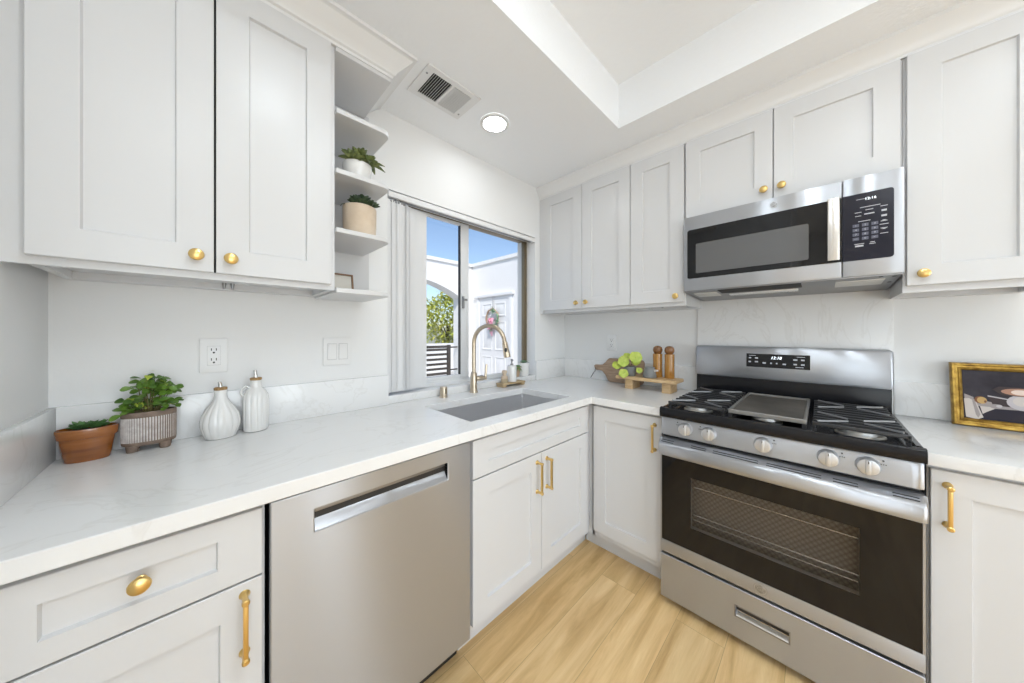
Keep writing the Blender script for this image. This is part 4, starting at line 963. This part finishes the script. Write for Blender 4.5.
MB().lathe((x, y, RT + .0005), (0, 0, 1), [(.032, 0), (.034, .003), (.038, .056), (.038, .062), (.035, .062), (.033, .052)], 28).build('pot', stone_gr, c)
m = MB(); soil_disc(m, x, y, RT + .052, .029, .029); m.build('soil', soil, c)
ms = MB()
lv = [(-.015, -.045, .128, .040), (-.035, .030, .096, .036), (-.045, .072, .070, .030), (-.072, .012, .022, .030), (.000, .020, .130, .026), (-.020, -.070, .044, .020), (.020, .050, .110, .026), (.02, -.03, .10, .03)]
for k_, (dx_, dy_, dz_, r_) in enumerate(lv):
    cc = Vector((x + dx_, y + dy_, RT + dz_)); b0 = Vector((x, y, RT + .055))
    ms.tube([b0, (b0 + cc) / 2 + Vector((0, 0, .012)), cc], [.0016, .0014, .0011], 5)
    nrm = Vector((-.75, -.45, .45 + random.uniform(-.2, .2))).normalized(); u_ = nrm.cross(Vector((0, 0, 1))).normalized(); w_ = nrm.cross(u_)
    lm_ = MB(); ring = []
    for sgn in (0, 1):
        pass
    ctr = lm_.v(cc - nrm * .003); ctb = lm_.v(cc - nrm * .0042); rg, rb = [], []
    for q in range(20):
        t = 2 * PI * q / 20; wob = r_ * (1 + .05 * math.sin(5 * t)); p_ = cc + (u_ * math.cos(t) + w_ * math.sin(t)) * wob + nrm * (.003 * math.cos(2 * t))
        rg.append(lm_.v(p_)); rb.append(lm_.v(p_ - nrm * .001))
    for q in range(20):
        lm_.f([ctr, rg[q], rg[(q + 1) % 20]]); lm_.f([ctb, rb[(q + 1) % 20], rb[q]]); lm_.f([rg[q], rb[q], rb[(q + 1) % 20], rg[(q + 1) % 20]])
    lm_.build('leaf', leaf_y, c)
ms.build('stems', stem_m, c)

# ------------------------------------------------------------------ gilt picture
PY0, PY1 = -.740, -.379
tl = .17
tfr = lambda a, d, z: (2.165 - d + (z - CT) * tl, a, z)
c = thing('framed_picture', 'gilt framed still life painting leaning against the splash', 'picture', (2.165, -.565, CT))
PZ0, PZ1 = CT + .0008, CT + .248
fp = [(0, 0), (0, .016), (.004, .023), (.008, .0215), (.012, .016), (.018, .0145), (.021, .017), (.026, .013), (.029, .009), (.029, 0)]
rings = []
for i_, d_ in fp: rings.append([(PY0 + i_, d_, PZ0 + i_), (PY1 - i_, d_, PZ0 + i_), (PY1 - i_, d_, PZ1 - i_), (PY0 + i_, d_, PZ1 - i_)])
m = MB(tfr).loft(rings + [rings[0]], cap0=False, cap1=False); m.build('frame', gilt, c, weld=True)
pm_bg = mat('paint_background', (.085, .075, .085), .65, 0, .2); noise_color(pm_bg, [(0.3, (.022, .019, .024)), (0.7, (.075, .066, .078))], 9, detail=6)
cols = [pm_bg] + [mat('paint_' + n_, col, .65, 0, .2) for n_, col in (('table', (.03, .026, .036)), ('cloth', (.58, .52, .48)), ('cloth_fold', (.34, .30, .29)), ('fruit', (.52, .34, .14)), ('fruit_dark', (.20, .09, .05)), ('copper', (.40, .22, .15)), ('copper_light', (.72, .58, .50)), ('pan_dark', (.06, .045, .045)), ('white_pot', (.50, .46, .47)))]
m = MB(tfr); A0, A1, B0, B1 = PY0 + .0275, PY1 - .0275, PZ0 + .0275, PZ1 - .0275
pw, ph = A1 - A0, B1 - B0
P2 = lambda u, v: (A1 - u * pw, v * ph + B0)          # u runs to the viewer's right
lay = [0]
def patch(mi, pts):
    lay[0] += 1; m.mi = mi; q = [P2(u, v) for u, v in pts]; d_ = .0060 + .00012 * lay[0]
    m.poly([(a, d_, z) for a, z in q])
def ell(mi, u, v, ru, rv, n=20): patch(mi, [(u + ru * math.cos(2 * PI * k / n), v + rv * math.sin(2 * PI * k / n)) for k in range(n)])
m.mi = 0; m.box(A0, A1, .001, .006, B0, B1)
K = .43
def vp(mi, pts): patch(mi, [(u * K, v) for u, v in pts])
def ve(mi, u, v, ru, rv): ell(mi, u * K, v, ru * K, rv)
patch(1, [(0, 0), (1, 0), (1, .34), (.30, .36), (0, .44)])
patch(3, [(.02, .30), (.20, .24), (.55, .26), (1, .24), (1, .36), (.55, .37), (.25, .36), (.02, .42)])
vp(8, [(.45, .48), (.78, .44), (.80, .30), (.52, .31)]); vp(9, [(.44, .50), (.78, .455), (.78, .435), (.44, .475)])
vp(3, [(.04, .50), (.20, .44), (.20, .38), (.04, .40)])
vp(2, [(.03, .40), (.12, .41), (.24, .35), (.33, .10), (.35, .05), (.25, .0), (.05, .03)])
vp(3, [(.17, .38), (.22, .36), (.30, .10), (.26, .03), (.22, .10)])
vp(2, [(.30, .27), (.60, .27), (.40, .16), (.34, .12)])
ve(5, .31, .395, .10, .075); ve(4, .34, .39, .085, .068); ve(5, .395, .37, .022, .025)
ve(3, .56, .29, .10, .045); ve(9, .62, .30, .05, .03)
ve(9, 1.04, .40, .30, .155); ve(2, .98, .42, .14, .09); ve(7, 1.12, .38, .12, .10)
vp(8, [(.52, .625), (.62, .69), (1.55, .70), (1.60, .63), (1.50, .52), (.68, .52)])
ve(6, 1.06, .60, .40, .075); ve(7, .98, .595, .16, .05); ve(6, 1.20, .62, .14, .03)
ve(5, 1.62, .38, .10, .09); ve(4, 1.75, .37, .09, .08)
m.build('canvas', cols, c)

# ------------------------------------------------------------------ courtyard seen through the window
gy = W + .19
st(MB().box(-3, 9.5, gy, 16, -.12, -.02), 'ground', concrete)
AY, DX = 5.70, 4.40
ax, ar, top = 2.80, 1.30, 2.415
pts = [(-3, -.02), (ax - ar, -.02)]
Rr = 2.56
for k in range(25):
    x = ax - ar + 2 * ar * k / 24; pts.append((x, top - (Rr - math.sqrt(max(0, Rr * Rr - (x - ax) ** 2)))))
m = MB()
xs_ = [-3.0, ax - ar] ; 
for x0, x1 in ((-3.0, ax - ar), (ax + ar, DX)): m.box(x0, x1, AY, AY + .32, -.02, 2.80)
arcp = pts[2:]
m.prism([(ax - ar, 2.80)] + arcp + [(ax + ar, 2.80)], AY, AY + .32, 'y')
m.box(-3.0, DX, AY - .035, AY + .355, 2.80, 2.87)
st(m, 'wall_courtyard', stucco)
m = MB(); m.box(DX, DX + .25, 1.9, AY + .32, -.02, 2.80); m.box(DX - .035, DX + .285, 1.9, AY + .355, 2.80, 2.87)
st(m, 'wall_entry', stucco)
d3 = struct('door_1', (DX, 4.95, 0))
m = MB(RF(DX)); da, db = 4.47, 5.42
for a0, a1, z0, z1 in ((da - .09, da, -.02, 2.06), (db, db + .09, -.02, 2.06)): m.box(a0, a1, .0, .03, z0, z1, .004)
m.box(da - .14, db + .14, .0, .06, 2.06, 2.13, .01); m.build('door_casing', ext_door, d3)
m = MB(RF(DX)); m.box(da, db, .001, .012, -.02, 2.06); mid = (da + db) / 2
for a0, a1 in ((da + .11, mid - .05), (mid + .05, db - .11)):
    for z0, z1 in ((.18, .78), (.92, 1.52), (1.64, 1.92)):
        q = lambda i_, d_: [(a0 + i_, d_, z0 + i_), (a1 - i_, d_, z0 + i_), (a1 - i_, d_, z1 - i_), (a0 + i_, d_, z1 - i_)]
        m.loft([q(0, .010), q(0, .024), q(.018, .026), q(.03, .016), q(.05, .016), q(.07, .024)])
m.build('door_leaf', ext_door, d3)
c = thing('wreath', 'twig wreath with greenery and pink bow hung on the white courtyard door', 'wreath', (DX - .06, mid, 1.6))
wc = Vector((DX - .055, mid, 1.60)); m = MB()
for j in range(3):
    m.tube([wc + Vector((random.uniform(-.012, .012), math.cos(2 * PI * k / 24) * (.19 + .014 * math.sin(k * 2 + j * 2)), math.sin(2 * PI * k / 24) * (.19 + .014 * math.cos(k * 3 + j)))) for k in range(25)], .014, 6)
m.build('twig_ring', twig, c)
m = MB()
for k in range(60):
    t = random.uniform(-PI / 2 - .3, PI / 2); p_ = wc + Vector((-.02, -math.cos(t) * .195, math.sin(t) * .195)); m.leaf(p_, (-.4, random.uniform(-1, 1), random.uniform(-1, 1)), .09, .04, .2)
m.build('greenery', leaf_b, c)
m = MB()
for k in range(26):
    p_ = wc + Vector((-.03, random.uniform(-.05, .06), random.uniform(-.22, .02))); m.leaf(p_, (-.4, random.uniform(-1, 1), random.uniform(-1, .4)), .09, .06, .3)
m.box(wc.x - .03, wc.x - .024, wc.y - .035, wc.y - .01, wc.z - .38, wc.z - .12); m.box(wc.x - .03, wc.x - .024, wc.y + .012, wc.y + .036, wc.z - .34, wc.z - .12)
m.build('bow', pink, c)
MB().box(DX - .036, DX - .030, mid - .012, mid + .012, 1.74, 2.058).build('ribbon', mat('ribbon_grey', (.55, .55, .56), .6), c)
c = thing('garden_gate', 'dark horizontal slat metal gate under the courtyard arch', 'gate', (2.8, 5.86, 0))
m = MB()
for k in range(8): m.box(1.56, 3.88, 5.85, 5.875, .16 + k * .105, .21 + k * .105)
m.build('slats', gate_m, c)
for x in (1.54, 3.83): MB().box(x, x + .07, 5.835, 5.89, .05, 1.02).build('post', gate_m, c)
MB().box(1.61, 3.83, 5.84, 5.885, .955, 1.01).build('top_rail', gate_m, c)
m = MB()
for z in (.45, .95): m.box(3.90, 4.098, 5.855, 5.87, z, z + .03)
m.build('hinge', gate_m, c)
st(MB().box(-1, 9.4, 9.0, 9.2, -.02, .93), 'wall_garden', stucco)
def tree(x, y, h, rx, rz, n_, label):
    t = thing('garden_tree', label, 'tree', (x, y, -.02), 'trees beyond the arch')
    m = MB(); m.tube([(x, y, -.02), (x + .05, y, h * .35), (x - .03, y, h * .6)], [.07, .055, .03], 8)
    for k in range(7):
        a = k * .9; m.tube([(x, y, h * .33 + .05 * k), (x + math.cos(a) * rx * .4, y + math.sin(a) * rx * .4, h * .5 + .06 * k), (x + math.cos(a) * rx * .8, y + math.sin(a) * rx * .7, h * .62 + .08 * k)], [.025, .016, .008], 6)
    m.build('trunk', bark, t)
    m = MB()
    for k in range(n_):
        a = random.uniform(0, 2 * PI); r_ = math.sqrt(random.random()); zz_ = random.uniform(-1, 1); q = math.sqrt(max(.05, 1 - zz_ * zz_)) * r_
        p_ = (x + math.cos(a) * rx * q + random.gauss(0, .08), y + math.sin(a) * rx * q + random.gauss(0, .08), h * .64 + zz_ * rz + random.gauss(0, .07))
        m.leaf(p_, (random.uniform(-1, 1), random.uniform(-1, 1), random.uniform(-.6, .8)), random.uniform(.14, .24), random.uniform(.09, .14), .2, n=2)
    m.build('foliage', tree_leaf, t)
tree(5.0, 10.3, 2.75, .98, .95, 1900, 'yellow green garden tree at the blind side of the view through the arch')
tree(7.45, 11.4, 2.95, 1.15, 1.05, 1900, 'yellow green garden tree at the latch side of the view through the arch')
